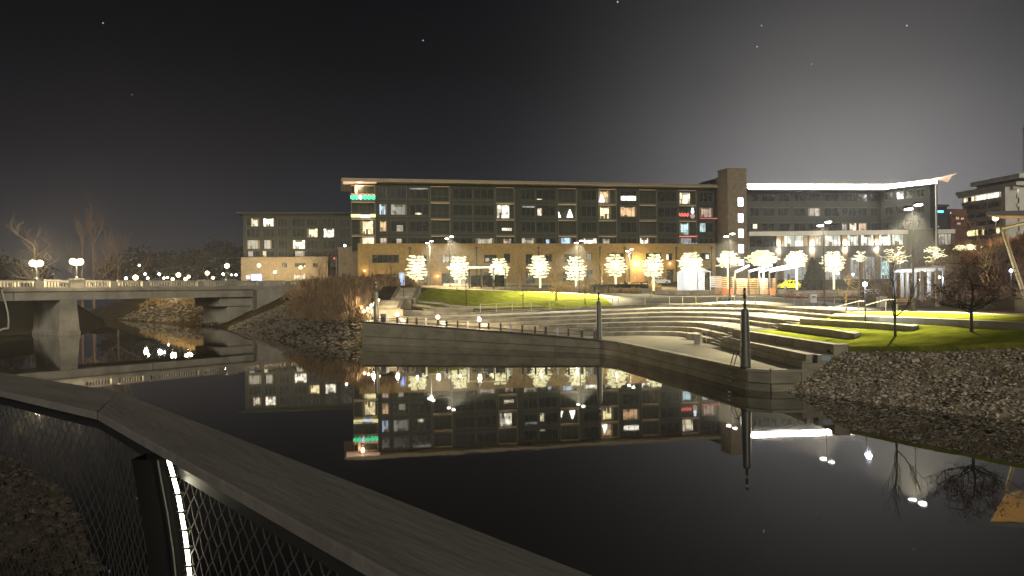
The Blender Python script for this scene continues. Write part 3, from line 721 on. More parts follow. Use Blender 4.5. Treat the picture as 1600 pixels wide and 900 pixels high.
def window(fc, bld, a0, a1, z0, z1, d, m, muls=1, part=None, rows=1, framem='frame', depth=.25):
    """frame with mullions, glass set back in it, and for a lit room the bright part of the room behind"""
    mb = MB(); w = .09
    for (x0, x1, y0, y1) in ((a0, a0+w, z0, z1), (a1-w, a1, z0, z1), (a0+w, a1-w, z0, z0+w), (a0+w, a1-w, z1-w, z1)): fc.box(x0, x1, d, d-.14, y0, y1, mb)
    for i in range(1, muls+1):
        x = a0+(a1-a0)*i/(muls+1); fc.box(x-.035, x+.035, d-.01, d-.12, z0+w, z1-w, mb)
    for i in range(1, rows):
        y = z0+(z1-z0)*i/rows; fc.box(a0+w, a1-w, d-.015, d-.115, y-.035, y+.035, mb)
    f = mb.build('window', framem, bld)
    if m is None or part is not None: fc.box(a0+w, a1-w, d-.06, d-.08, z0+w, z1-w).build('pane', 'glass', f)
    if m:
        if part: x0, x1, y0, y1 = a0+(a1-a0)*part[0], a0+(a1-a0)*part[1], z0+(z1-z0)*part[2], z0+(z1-z0)*part[3]
        else: x0, x1, y0, y1 = a0+w, a1-w, z0+w, z1-w
        dd = d-.04 if part else d-.07
        fc.box(x0, x1, dd, dd-.02, y0, y1).build('lit_pane', m, f)
        if x1-x0 > 1.0 and y1-y0 > 1.2:   # curtains and furniture in front of the bright room
            q = dd+.02; ww = x1-x0; hh = y1-y0; k = rnd.random()
            def cur(xa, xb, ya, yb, nm='curtain'): fc.box(xa, xb, q, q-.01, ya, yb).build(nm, 'curtain', f)
            if k < .7: cur(x0, x0+ww*rnd.uniform(.06, .2), y0, y1)
            if k > .3: cur(x1-ww*rnd.uniform(.06, .2), x1, y0, y1)
            xa = x0+ww*.22
            for _ in range(rnd.randint(1, 2)):
                xb = xa+ww*rnd.uniform(.08, .24); cur(xa, xb, y0, y0+hh*rnd.uniform(.12, .45), 'furniture'); xa = xb+ww*.06
            if rnd.random() < .5: cur(x0+ww*.22, x1-ww*.22, y1-hh*rnd.uniform(.08, .25), y1, 'blind')
    return f
fc = Facade(FA, FB)
ap = empty('apartment_building', fc.p(40, 0, 7), 'long dark-panelled apartment block on a tan brick base, Christmas lights on its balconies', 'building')
ROWS = [(28.7, 26.3), (25.0, 22.6), (21.3, 18.9), (17.6, 15.2)]
cols = [('B', 550, 588), ('W', 594, 606), ('W', 612, 637), ('W', 641, 672), ('B', 674, 705), ('W', 709, 740), ('W', 743, 774), ('B', 776, 806), ('W', 816, 838), ('W', 840, 870), ('B', 873, 903),
        ('W', 910, 934), ('B', 936, 965), ('W', 971, 997), ('B', 1000, 1028), ('W', 1030, 1060), ('B', 1062, 1090), ('W', 1094, 1116)]
LIT = {(0, 1): ('lit_grey', None), (0, 2): ('lit_yellow', (.36, .96, 0, 1)), (0, 3): ('lit_yellow', (.36, .96, 0, 1)), (1, 1): ('lit_blue', None), (1, 2): ('lit_orange', None), (1, 3): ('lit_pink', None),
       (2, 1): ('lit_grey', None), (2, 2): ('lit_dim', (.35, .75, .05, .6)), (2, 3): ('lit_dim', (.35, .7, .3, .9)), (3, 1): ('lit_warm', (.3, .62, .06, .22)), (3, 0): ('lit_grey', (.05, .95, .85, .97)),
       (6, 3): ('lit_dim', None), (7, 1): ('lit_white', (.05, .8, .02, .98)), (7, 3): ('lit_pink', (.4, .85, .2, .9)), (7, 2): ('lit_warm', (.35, .9, .3, .5)), (8, 3): ('lit_dim', None), (8, 1): ('lit_grey', (.1, .95, .8, .95)),
       (9, 1): ('lit_warm', (.04, .3, .05, .75)), (9, 3): ('lit_blue', (.48, .65, .3, .85)), (9, 0): ('lit_warm', (.0, .3, .0, .1)), (10, 1): ('lit_orange', None), (10, 3): ('lit_blue', (.1, .8, .2, 1)), (11, 3): ('lit_white', None),
       (12, 0): ('lit_orange', (.03, .75, .02, .98)), (12, 1): ('lit_yellow', (.03, .8, .05, .98)), (12, 3): ('lit_dim', (.3, .7, .3, .9)), (13, 0): ('lit_white', (.05, .95, .05, .5)), (13, 1): ('lit_orange', None), (14, 3): ('lit_white', (.02, .68, .2, 1)),
       (16, 0): ('lit_warm', (.05, .75, .05, .9)), (16, 2): ('lit_cyan', (.05, .7, .05, .95)), (16, 3): ('lit_grey', (.1, .8, .2, 1)), (17, 1): ('lit_pink', None), (17, 2): ('lit_cyan', (.05, .45, .1, .95))}
ZB, ZT = 15.0, 29.35
S = [(k, fc.s(a), fc.s(b2)) for k, a, b2 in cols]
wall = MB(); prev = fc.s(550); endS = fc.s(1118)
trim = MB()
for i, (k, a, b2) in enumerate(S):
    if a-prev > .02: fc.box(prev, a, 0, -1.0, ZB, ZT, wall); fc.box(prev, prev+.05, .03, .0, ZB, ZT, trim)
    zs = [ZT]+[z for r in ROWS for z in r]+[ZB]
    for j in range(0, len(zs)-1, 2):
        if zs[j]-zs[j+1] > .02:
            if k == 'W': fc.box(a, b2, -.003, -1.0, zs[j+1], zs[j], wall)
    prev = b2
fc.box(prev, endS, 0, -1, ZB, ZT, wall)
wall.build('wall', 'dark_panel', ap)
for z in (28.95, 26.0, 25.25, 22.3, 21.55, 18.6, 17.85):
    for i in range(len(S)-1):
        if S[i][0] == 'W': fc.box(S[i][1]-.3, S[i][2]+.3, .035, .002, z-.03, z+.03, trim)
trim.build('panel_trim', 'panel_trim', ap)
fc.box(-.2, endS, -1.0, -16, ZB, ZT).build('core', 'dark_panel', ap)
for i, (k, a, b2) in enumerate(S):
    for r, (zt, zb) in enumerate(ROWS):
        L = LIT.get((i, r)); d = -.12
        if k == 'W': window(fc, ap, a, b2, zb, zt, d, L[0] if L else None, 1 if b2-a < 3 else 2, L[1] if L else None)
        else:
            z0 = zb-.55; z1 = zt+.25
            mb = MB(); fc.box(a, b2, .1, -1.2, z0-.35, z0, mb); fc.box(a, a+.12, .05, -1.2, z0, z1, mb); fc.box(b2-.12, b2, .05, -1.2, z0, z1, mb)
            bal = mb.build('balcony', 'balcony_trim', ap)
            fc.box(a+.12, b2-.12, -.05, -1.15, z1, z1+.14).build('ceiling', 'soffit', bal)
            rl = MB(); fc.box(a+.1, b2-.1, .07, .02, z0+1.02, z0+1.08, rl)
            n = max(6, int((b2-a)/.35))
            for q in range(n): fc.box(a+.12+(b2-a-.24)*q/n, a+.15+(b2-a-.24)*q/n, .06, .03, z0, z0+1.02, rl)
            rl.build('railing', 'frame', bal)
            window(fc, ap, a+.15, b2-.15, z0+.02, z1-.1, -.95, L[0] if L else None, 2, L[1] if L else None)
# Christmas trees and garlands seen in the rooms and on the balcony rails
def garland(a, b2, z, m, label=None, wob=.12, d=.16, r=.11, n=18, rows=1):
    for k in range(rows):
        MB().tube([fc.p(lerp(a, b2, q/n), d+.03*math.sin(q*2.1), z+k*.24+wob*math.sin(q*1.7+k)) for q in range(n+1)], r, 5).build('garland', m, ap)
a, b2 = S[0][1], S[0][2]
garland(a-.1, lerp(a, b2, .30), 26.0, 'neon_green', rows=4, n=8); garland(lerp(a, b2, .46), b2, 26.05, 'neon_green', rows=4, n=12)
garland(lerp(a, b2, .32), lerp(a, b2, .44), 26.0, 'neon_white', rows=4, n=4); garland(a, b2, 27.05, 'neon_red', r=.1, wob=.06)
garland(a, lerp(a, b2, .38), 22.1, 'neon_yellow', rows=3, wob=.03); garland(lerp(a, b2, .38), lerp(a, b2, .78), 22.0, 'neon_white', rows=3, wob=.1); garland(lerp(a, b2, .78), b2, 22.15, 'neon_yellow', rows=3, wob=.03)
a, b2 = S[16][1], S[16][2]
garland(a, lerp(a, b2, .55), 22.9, 'neon_red', rows=3, wob=.2, r=.09, n=12)
for (fx_, zz, r) in ((.74, 22.85, .62), (.74, 23.85, .45), (.74, 24.55, .32)):
    MB().ball(fc.p(lerp(a, b2, fx_), .3, zz), (r, r*.5, r), 10, 6).build('snow_ball', 'neon_white' if zz > 23 else 'lit_pink', ap)
garland(a, b2, 18.0, 'neon_red', wob=.05, r=.09); garland(lerp(a, b2, .25), b2+.3, 16.0, 'neon_blue', wob=.12, rows=2, r=.09)
garland(S[17][1], S[17][2]+1, 22.35, 'neon_red', wob=.04, r=.07)
for ci, ri, fr, hh in ((10, 1, .66, 2.0), (12, 0, .25, 1.9), (10, 1, .08, 1.4)):
    a, b2 = S[ci][1], S[ci][2]; zz = ROWS[ri][1]-.4
    c = fc.p(lerp(a, b2, fr), -.55, zz); MB().lathe(c, [(.75*hh/2, .2), (.55*hh/2, hh*.4), (.3*hh/2, hh*.75), (.03, hh*1.05)], 9).build('christmas_tree', 'lit_xtree', ap)
# roof: thin slab with a pale edge and a soffit given its own glow, oversailing at the corner
mb = MB(); P = [fc.p(-2.2, 2.0, 0), fc.p(endS, 1.6, 0), fc.p(endS, -17, 0), fc.p(-2.6, -17, 0)]
mb.prism(P, 29.75, 30.3); rf = mb.build('roof', 'roof_metal', ap)
fc.box(-2.4, endS, 2.05, 1.85, 29.6, 29.78).build('roof_edge', 'roof_rim', rf)
fc.box(-2.2, endS, 1.8, -.6, 29.58, 29.72).build('soffit', 'roof_rim', rf)
fc.box(.5, endS-2, -6, -14, 30.3, 30.9).build('penthouse', 'roof_metal', rf)
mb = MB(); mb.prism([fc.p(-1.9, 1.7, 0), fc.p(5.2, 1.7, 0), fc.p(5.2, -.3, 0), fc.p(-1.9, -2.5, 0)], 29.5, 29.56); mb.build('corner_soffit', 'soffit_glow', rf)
fc.box(.55, 1.15, -.5, -1.1, 26.9, 29.5).build('corner_column', 'soffit', ap)
light('corner_soffit_light', fc.p(1.6, -.2, 28.7), 60, (1, .66, .38), ap, .3)
# tan brick podium with its windows
PD = 3.0; p0, p1 = fc.s(560, PD), fc.s(1119, PD); PZ = 16.15; PB = 6.2
up = [(582, 624, 398, 411), (657, 668, 398, 411), (690, 712, 398, 411), (757, 777, 398, 411), (788, 798, 396, 411), (822, 832, 397, 415), (853, 863, 397, 409), (882, 899, 397, 410), (917, 926, 396, 407), (950, 975, 395, 407), (983, 988, 397, 408), (1010, 1034, 395, 405), (1042, 1051, 396, 407), (1095, 1110, 394, 407)]
gr = [(588, 622, 428, 441), (655, 668, 428, 446), (690, 730, 427, 445), (757, 777, 425, 442), (822, 836, 424, 444), (880, 898, 424, 440), (917, 927, 422, 434), (982, 990, 421, 431), (1042, 1053, 421, 440), (1092, 1112, 420, 440)]
litp = {(690, 398): ('lit_dim', None), (690, 427): ('lit_dim', (.5, .95, .05, .5)), (983, 397): None, (1042, 396): ('lit_white', (.05, .4, .1, .9)), (917, 396): ('lit_grey', None), (757, 398): ('lit_dim', (.1, .4, .2, .6)), (1095, 394): ('lit_white', (.6, .9, .2, .7)), (588, 428): None}
rects = []
for (a, b2, t, bo) in up+gr:
    um = (a+b2)/2; rects.append((fc.s(a, PD), fc.s(b2, PD), fc.z(um, bo, PD), fc.z(um, t, PD), litp.get((a, t)), a, t))
# wall built from blocks round the openings
xsb = sorted(set([p0, p1]+[r[0] for r in rects]+[r[1] for r in rects]))
pw = MB()
for x0, x1 in zip(xsb, xsb[1:]):
    if x1-x0 < .01: continue
    xm = (x0+x1)/2; op = sorted([(r[2], r[3]) for r in rects if r[0] < xm < r[1]]); z = PB
    for (a, b2) in op:
        if a > z: fc.box(x0, x1, PD, PD-.5, z, a, pw)
        z = max(z, b2)
    fc.box(x0, x1, PD, PD-.5, z, PZ-.3, pw)
pw.build('brick_wall', 'brick', ap)
fc.box(p0-.05, p1, PD+.08, -1.0, PZ-.3, PZ).build('parapet', 'brick', ap)
fc.box(p0, p1, PD+.05, PD+.0, 13.9, 14.1).build('brick_band', 'brick', ap)
fc.box(p0, p0+.5, PD-.5, -14, PB, PZ-.3).build('brick_wall', 'brick', ap)
fc.box(p0+.5, p1, PD-1.2, PD-1.4, PB, PZ-.35).build('inner_wall', 'frame', ap)
for u in (641, 745, 842, 938, 977, 1057, 1112):
    s_ = fc.s(u, PD); fc.box(s_-.13, s_+.13, PD+.16, PD+.004, PB, PZ-1.2).build('downpipe', 'frame', ap); fc.box(s_-.3, s_+.3, PD+.2, PD+.1, PZ-1.2, PZ-.75).build('rain_head', 'frame', ap)
for (x0, x1, z0, z1, L, a, t) in rects: window(fc, ap, x0, x1, z0, z1, PD-.15, L[0] if L else None, max(1, int((x1-x0)/1.3)), L[1] if L else None, rows=2 if t > 415 else 1)
sl = fc.s(560, PD)
for (u, v) in ((570, 423), (600, 440), (648, 440), (684, 440), (1047, 410), (955, 412)):   # small wall lamps washing the brick
    s_ = fc.s(u, PD); z_ = min(11.5, max(9.0, fc.z(u, v, PD)))
    fc.box(s_-.1, s_+.1, PD+.2, PD+.01, z_-.12, z_+.12).build('wall_lamp', 'lamp_warm', ap)
    light('wall_lamp_light', fc.p(s_, PD+.9, z_-.1), 9, (1, .66, .30), ap, .15)
s0_, s1_ = fc.s(985, PD), fc.s(1007, PD)
fc.box(s0_, s1_, PD+.1, PD+.02, 7.2, 12.4).build('timber_panel', 'wood', ap); light('entrance_light', fc.p((s0_+s1_)/2, PD+1.6, 11.5), 130, (1, .72, .32), ap, .2)
# stair tower
tw = empty('stair_tower', fc.p(endS, 2, 7), 'brown brick stair tower with a column of glowing slit windows', 'tower')
tA = at(1139, 450, D=182); tB = at(1168.5, 450, D=183.2); tA.z = tB.z = 0
tc_ = Facade(tA, tB)
zt_ = 6+(447.2-264)*182/F
front = MB(); SLZ = [(309, 322), (334, 347), (358, 371), (382, 395), (406, 415)]
sx0, sx1 = tc_.s(1155), tc_.s(1163); L_ = tc_.L
tc_.box(0, sx0, 0, -4.5, 6.5, zt_, front); tc_.box(sx1, L_, 0, -4.5, 6.5, zt_, front)
zz = 6.5
for (t, bo) in reversed(SLZ):
    za, zb_ = tc_.z(1159, bo), tc_.z(1159, t); tc_.box(sx0, sx1, -.002, -4.5, zz, za, front); zz = zb_
    tc_.box(sx0, sx1, -.12, -.2, za, zb_).build('slit_window', 'slit_white', tw)
tc_.box(sx0, sx1, -.002, -4.5, zz, zt_, front); front.build('brick_shaft', 'brick_grey', tw)
mb = MB(); q = at(1121, 450, D=186.5); q.z = 0
mb.prism([q, tA, tc_.p(L_, -4.6, 0), tc_.p(0, -14, 0), q+Vector((1, 9, 0))], 6.5, zt_-1.4); mb.build('side_wall', 'brick_grey', tw)
tc_.box(-.15, L_+.15, .12, -4.7, zt_, zt_+.25).build('coping', 'balcony_trim', tw)
# ------------------------------------------------------------------ right wing with the lit roof edge
def polyprism(px, z0, z1): return MB().prism(px, z0, z1)
W0 = at(1169, 450, D=186.5); W1 = at(1378, 450, D=190.5); W2 = at(1462, 450, D=180); W3 = at(1497, 450, D=172)
for w in (W0, W1, W2, W3): w.z = 0
wg = empty('hotel_wing', W0+Vector((0, 0, 7)), 'dark wing with a brilliant light strip along its sweeping roof edge', 'building')
f1 = Facade(W0+Vector((0, 1.6, 0)), W1+Vector((0, 1.6, 0))); f2 = Facade(W1+Vector((0, 1.6, 0)), W2+Vector((-1, 1.8, 0)))
zband0, zband1 = 6+(446-368)*187/F, 6+(446-361.5)*187/F
LW = {(1174, 347): ('lit_warm', (.3, .75, .3, .9)), (1264, 323): ('lit_dim', None), (1317, 347): ('lit_dim', None), (1328, 347): ('lit_warm', None), (1343, 347): ('lit_orange', None)}
for ff, u0, u1, cu in ((f1, 1169, 1378, [(1174, 1188), (1192, 1212), (1217, 1236), (1242, 1260), (1264, 1284), (1290, 1313), (1317, 1326), (1328, 1340), (1343, 1357), (1362, 1374)]), (f2, 1378, 1455, [(1384, 1396), (1402, 1414), (1417, 1428), (1434, 1446)])):
    rowsv = [(301, 313), (323, 336), (347, 359)]
    wl = MB(); prev = ff.s(u0)
    zz_ = [(6+(445-bo)*188/F, 6+(445-t)*188/F) for t, bo in rowsv]
    for (a, b2) in cu:
        x0, x1 = ff.s(a), ff.s(b2); ff.box(prev, x0, 0, -.8, zband1, 30.2, wl); z = zband1
        for (za, zb_) in reversed(zz_): ff.box(x0, x1, -.003, -.8, z, za, wl); z = zb_
        ff.box(x0, x1, -.003, -.8, z, 30.2, wl); prev = x1
    ff.box(prev, ff.s(u1), 0, -.8, zband1, 30.2, wl); wl.build('wall', 'dark_panel', wg)
    ff.box(ff.s(u0), ff.s(u1), -.8, -14 if ff is f1 else -3.2, 7, 30.0).build('core', 'dark_panel', wg)
    tm = MB()
    for (a, b2) in cu:
        x0, x1 = ff.s(a), ff.s(b2)
        for (za, zb_), (t, bo) in zip(zz_, rowsv):
            L = LW.get((a, t)); window(ff, wg, x0, x1, za, zb_, -.1, L[0] if L else None, 1, L[1] if L else None)
            ff.box(x0-.2, x1+.2, .04, .002, zb_+.1, zb_+.18, tm)
    tm.build('panel_trim', 'panel_trim', wg)
# roof slab sweeping up to a point, light strip hung under its edge
roofP = [W0+Vector((-.3, -.8, 0)), W1+Vector((0, -.8, 0)), W2+Vector((.5, -.8, 0)), W3, W2+Vector((3.5, 4, 0)), W1+Vector((8, 16, 0)), W0+Vector((-2, 16, 0))]
rf2 = MB().prism(roofP, 30.45, 30.75).build('roof', 'soffit', wg)
stz = 29.95
mb = MB()
for a, b2 in ((W0+Vector((0, -1.0, 0)), W1+Vector((0, -1.0, 0))), (W1+Vector((0, -1.0, 0)), W2+Vector((0, -1.0, 0)))):
    mb.bar(a+Vector((0, 0, stz)), b2+Vector((0, 0, stz)), .3, .85)
bk = MB()
for a, b2 in ((W0+Vector((0, -.72, 0)), W1+Vector((0, -.72, 0))), (W1+Vector((0, -.72, 0)), W2+Vector((0, -.72, 0)))): bk.bar(a+Vector((0, 0, stz-.05)), b2+Vector((0, 0, stz-.05)), .1, 1.5)
bk.build('strip_light_shield', 'post_black', wg)  # plate added to keep the strip's light off the wall behind
strip_o = mb.build('light_strip', 'led_strip', wg)
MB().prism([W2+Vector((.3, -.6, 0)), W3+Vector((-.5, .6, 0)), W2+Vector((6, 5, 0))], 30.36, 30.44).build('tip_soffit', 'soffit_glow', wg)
MB().tube([W2+Vector((.2, -.3, 7)), W2+Vector((.2, -.3, 30.4))], .22, 8).build('roof_column', 'steel', wg)
# storey band, glazed second floor and shopfronts
g1 = Facade(W0+Vector((.3, .2, 0)), at(1492, 450, D=187)); g1.A.z = 0
g1.box(0, g1.s(1492), .5, -2, zband0, zband1).build('storey_band', 'office_white', wg)
gz0, gz1 = 6+(446-385.5)*187/F, zband0
prevs = g1.s(1169)
for (a, b2, m) in ((1172, 1214, 'glass_dim'), (1221, 1265, 'lit_office'), (1274, 1287, 'lit_dim'), (1290, 1317, 'lit_office'), (1325, 1345, 'lit_office'), (1346, 1368, 'lit_office'), (1374, 1393, 'lit_white'), (1395, 1414, 'lit_office'), (1417, 1436, 'glass_dim'), (1439, 1462, 'lit_dim'), (1466, 1488, 'lit_dim')):
    x0, x1 = g1.s(a), g1.s(b2); g1.box(prevs, x0, .1, -.6, 6.8, gz1).build('pier', 'brick_grey', wg); prevs = x1
    window(g1, wg, x0, x1, gz0, gz1, -.1, None if m == 'glass_dim' else m, 3, None, framem='frame')
    g1.box(x0, x1, .05, -.5, gz0-2.6, gz0).build('spandrel', 'frame', wg)
    window(g1, wg, x0, x1, 7.0, gz0-2.6, -.1, {'lit_office': 'lit_grey', 'lit_white': 'lit_cyan'}.get(m), 3, None)
g1.box(prevs, g1.s(1492), .1, -.6, 6.8, gz1).build('pier', 'brick_grey', wg)
for u in (1217, 1270, 1321, 1370):
    s_ = g1.s(u); z_ = 6+(446-386)*187/F
    g1.box(s_-.2, s_+.2, .5, .11, z_-.25, z_+.25).build('sconce', 'black_metal', wg)
    for dz in (-.75, .75): MB().ball(g1.p(s_, .5, z_+dz*.6), .2, 8, 5).build('sconce_lamp', 'lamp_white', wg)
    for dz in (-.9, .9): light('sconce_light', g1.p(s_, .55, z_+dz), 35, (1, .85, .72), wg, .12)
# ------------------------------------------------------------------ building at the left
lA = at(381, 450, D=232); lB = at(556, 450, D=236); lA.z = lB.z = 0
fl = Facade(lA, lB)
lb = empty('apartment_building', fl.p(20, 0, 7), 'lower dark apartment block beyond the bridge end, a few windows lit', 'building')
lit_l = [(393, 406, 341, 352, 'lit_warm'), (413, 430, 344, 354, 'lit_white'), (481, 497, 357, 370, 'lit_yellow'), (507, 524, 359, 372, 'lit_white'), (458, 477, 375, 389, 'lit_white'), (387, 407, 375, 388, 'lit_grey'), (414, 425, 378, 387, 'lit_grey'), (462, 477, 393, 400, 'lit_dim'), (409, 417, 393, 400, 'lit_warm'), (388, 396, 392, 400, 'lit_grey')]
colsl = [(386, 407), (411, 430), (435, 450), (457, 478), (480, 498), (506, 525), (531, 548)]
rowl = [(341, 354), (357, 371), (375, 389), (392, 401)]
wl = MB(); prev = 0
for (a, b2) in colsl:
    x0, x1 = fl.s(a), fl.s(b2); fl.box(prev, x0, 0, -1, 16.5, 29.6, wl); z = 16.5
    for t, bo in reversed(rowl):
        za, zb_ = fl.z((a+b2)/2, bo), fl.z((a+b2)/2, t)
        fl.box(x0, x1, -.003, -1, z, za, wl); z = zb_
        hit = [q for q in lit_l if q[0] >= a-2 and q[1] <= b2+2 and abs(q[2]-t) < 4]
        if hit:
            q = hit[0]; part = ((fl.s(q[0])-x0)/(x1-x0), (fl.s(q[1])-x0)/(x1-x0), .02, .98)
            window(fl, lb, x0, x1, za, zb_, -.1, q[4], 2, part)
        else: window(fl, lb, x0, x1, za, zb_, -.1, None, 2)
    fl.box(x0, x1, -.003, -1, z, 29.6, wl); prev = x1
fl.box(prev, fl.L+4, 0, -1, 16.5, 29.6, wl); wl.build('wall', 'dark_panel', lb)
fl.box(0, fl.L+4, -1, -16, 6, 29.5).build('core', 'dark_panel', lb)
fl.box(-1.6, fl.L+4, 1.2, -17, 29.6, 30.2).build('roof', 'dark_panel', lb)
fl.box(-.2, fl.L-8, 2.4, -1, 6, 16.5).build('brick_base', 'brick_grey', lb)
for (a, b2, t, bo) in ((441, 449, 411, 418), (461, 478, 411, 417), (489, 497, 411, 418), (517, 525, 410, 417), (456, 480, 428, 437), (388, 404, 428, 437)):
    window(fl, lb, fl.s(a, 2.4), fl.s(b2, 2.4), fl.z((a+b2)/2, bo, 2.4), fl.z((a+b2)/2, t, 2.4), 2.55, 'lit_dim' if t > 420 else None, 2)
# brick annexe between the two blocks
axf = Facade(at(529, 450, D=196)*1, at(563, 450, D=190)*1); axf.A.z = 0
ax = empty('brick_annexe', axf.p(2, 0, 7), 'small two-storey brick annexe left of the big brick base', 'building')
za_ = 6+(455-388)*193/F
axf.box(0, axf.L+2, 0, -10, 6, za_).build('wall', 'brick_grey', ax); axf.box(-.2, axf.L+2, .2, -10, za_, za_+.4).build('parapet', 'brick_grey', ax)
for (a, b2, t, bo, m) in ((536, 541.5, 402, 414, 'lit_dim'), (553, 559, 402, 414, 'lit_white'), (536, 543, 427, 438, None), (554, 558, 427, 440, 'lit_dim')):
    window(axf, ax, axf.s(a), axf.s(b2), axf.z((a+b2)/2, bo), axf.z((a+b2)/2, t), .06, m, 1)
MB().ball(axf.p(3.0, .1, za_+.7), .3, 8, 5).build('roof_lamp', 'lamp_white', ax)
# white office block and its neighbours at the far right
oA = at(1507, 450, D=238); oB = at(1592, 450, D=216); oA.z = oB.z = 0
fo = Facade(oA, oB)
ob = empty('office_building', fo.p(8, 0, 7), 'pale concrete office block with ribbon windows and a mast at the right edge', 'building')
zo = lambda v: 6+(442.5-v)*238/F
fo.box(0, fo.L, -.5, -14, 6, zo(306)).build('core', 'office_white', ob)
bands = [(306, 312), (321, 327), (336, 341), (350, 356), (364, 371)]
bands = [(305, 309.5), (317, 322), (330, 335), (343, 348.5), (356, 361), (370, 376)]
for k, (t, bo) in enumerate(bands): fo.box(-.3, fo.L+.3, .35 if k else 1.6, -.5, zo(bo), zo(t)).build('floor_band', 'office_white', ob)
for (t, bo), litrow in zip(((309.5, 317), (322, 330), (335, 343), (348.5, 356), (361, 370)), (1, 0, 0, 0, 2)):
    n = 26
    for i in range(n):
        a, b2 = fo.L*(i+.12)/n, fo.L*(i+.88)/n
        m = None
        if litrow == 1 and i not in (2, 3): m = 'lit_white' if 6 < i < 22 else 'lit_warm'
        if litrow == 2 and (i < 7 or i in (9, 16, 17, 19)): m = 'lit_yellow'
        o = fo.box(a, b2, -.1, -.3, zo(bo)+.1, zo(t)-.1).build('window', m or 'glass', ob)
    for i in range(0, n+1, 6): fo.box(fo.L*i/n-.15, fo.L*i/n+.15, .1, -.4, zo(bo), zo(t)).build('column', 'office_white', ob)
fo2 = Facade(oB, oB+Vector((9, 22, 0))); fo2.box(0, 22, 0, -3, 6, zo(306)+.02).build('side_wall', 'office_white', ob)
rfo = fo.box(-1.2, fo.L+1.5, 1.6, -12, zo(305), zo(300)).build('roof_slab', 'office_white', ob)
fo.box(4.5, fo.L-1, -1, -10, zo(300), zo(294)).build('penthouse', 'frame', ob); fo.box(3.5, fo.L+1, .2, -11, zo(294), zo(288)).build('penthouse_slab', 'office_white', ob)
ms = empty('mast', fo.p(fo.L-.8, -3, zo(288)), 'lattice antenna mast on the pale office roof', 'mast'); b0 = fo.p(fo.L-.8, -3, zo(288))
for k in range(3):
    a = 2.09*k; MB().tube([b0+Vector((.5*math.cos(a), .5*math.sin(a), 0)), b0+Vector((.22*math.cos(a), .22*math.sin(a), 14))], .09, 5).build('leg', 'steel', ms)
for k in range(9):
    z = 1.5*k+.4; r = .5-.28*z/14
    MB().tube([b0+Vector((r*math.cos(a), r*math.sin(a), z+.5*i)) for i, a in enumerate((0, 2.09, 4.19, 6.28))], .05, 4).build('brace', 'steel', ms)
MB().lathe(b0+Vector((0, 0, 12.2)), [(.3, 0), (.5, .2), (.5, .5), (.3, .7)], 8).build('drum', 'steel', ms)
dA = at(1428, 450, D=222); dB = at(1508, 450, D=226); dA.z = dB.z = 0; fd = Facade(dA, dB)
db = empty('dark_building', fd.p(6, 0, 7), 'dark distant block with a small glowing blue sign', 'building')
zd = lambda v: 6+(443-v)*223/F
fd.box(0, fd.L*.66, 0, -12, 6, zd(322)).build('wall', 'dark_panel', db); fd.box(-.5, fd.L*.68, .5, -12, zd(322), zd(319)).build('roof', 'frame', db)
fd.box(fd.s(1457), fd.s(1461), .25, .02, zd(332), zd(329)).build('sign_mark', 'sign_blue', db)
MBs = MB()
for k in range(7): fd.box(fd.s(1462+k*1.9), fd.s(1463.4+k*1.9), .25, .02, zd(331.5), zd(328.5), MBs)
MBs.build('sign_letters', 'sign_blue', db)
for (a, b2, t, bo, m) in ((1430, 1435, 334, 338, 'lit_warm'), (1431, 1437, 347, 354, 'lit_yellow'), (1431, 1437, 355, 359, 'lit_white'), (1458, 1462, 351, 354, 'lit_grey'), (1466, 1469, 352, 355, 'lit_cyan'), (1418, 1427, 346, 352, 'lit_dim'), (1440, 1452, 345, 356, None)):
    window(fd, db, fd.s(a), fd.s(b2), zd(bo), zd(t), .08, m, 1)
rb = empty('brick_building', fd.p(fd.L*.8, 0, 7), 'reddish brick block squeezed beside the pale office building', 'building')
fd.box(fd.L*.68, fd.L*1.0, 1, -12, 6, zd(326)).build('wall', 'brick_red', rb)
for k in range(5): fd.box(fd.L*.7, fd.L*.99, 1.5, 1.02, zd(338+k*8), zd(336+k*8)).build('balcony_edge', 'brick_red', rb)
for (a, b2, t, bo, m) in ((1481, 1483.5, 331, 334, 'lit_white'), (1490, 1496, 338, 343, 'lit_orange'), (1498, 1503, 339, 343, 'lit_orange'), (1492, 1498, 347, 351, 'lit_pink'), (1493, 1496, 359, 362, 'lit_orange')):
    window(fd, rb, fd.s(a), fd.s(b2), zd(bo), zd(t), 1.12, m, 1)
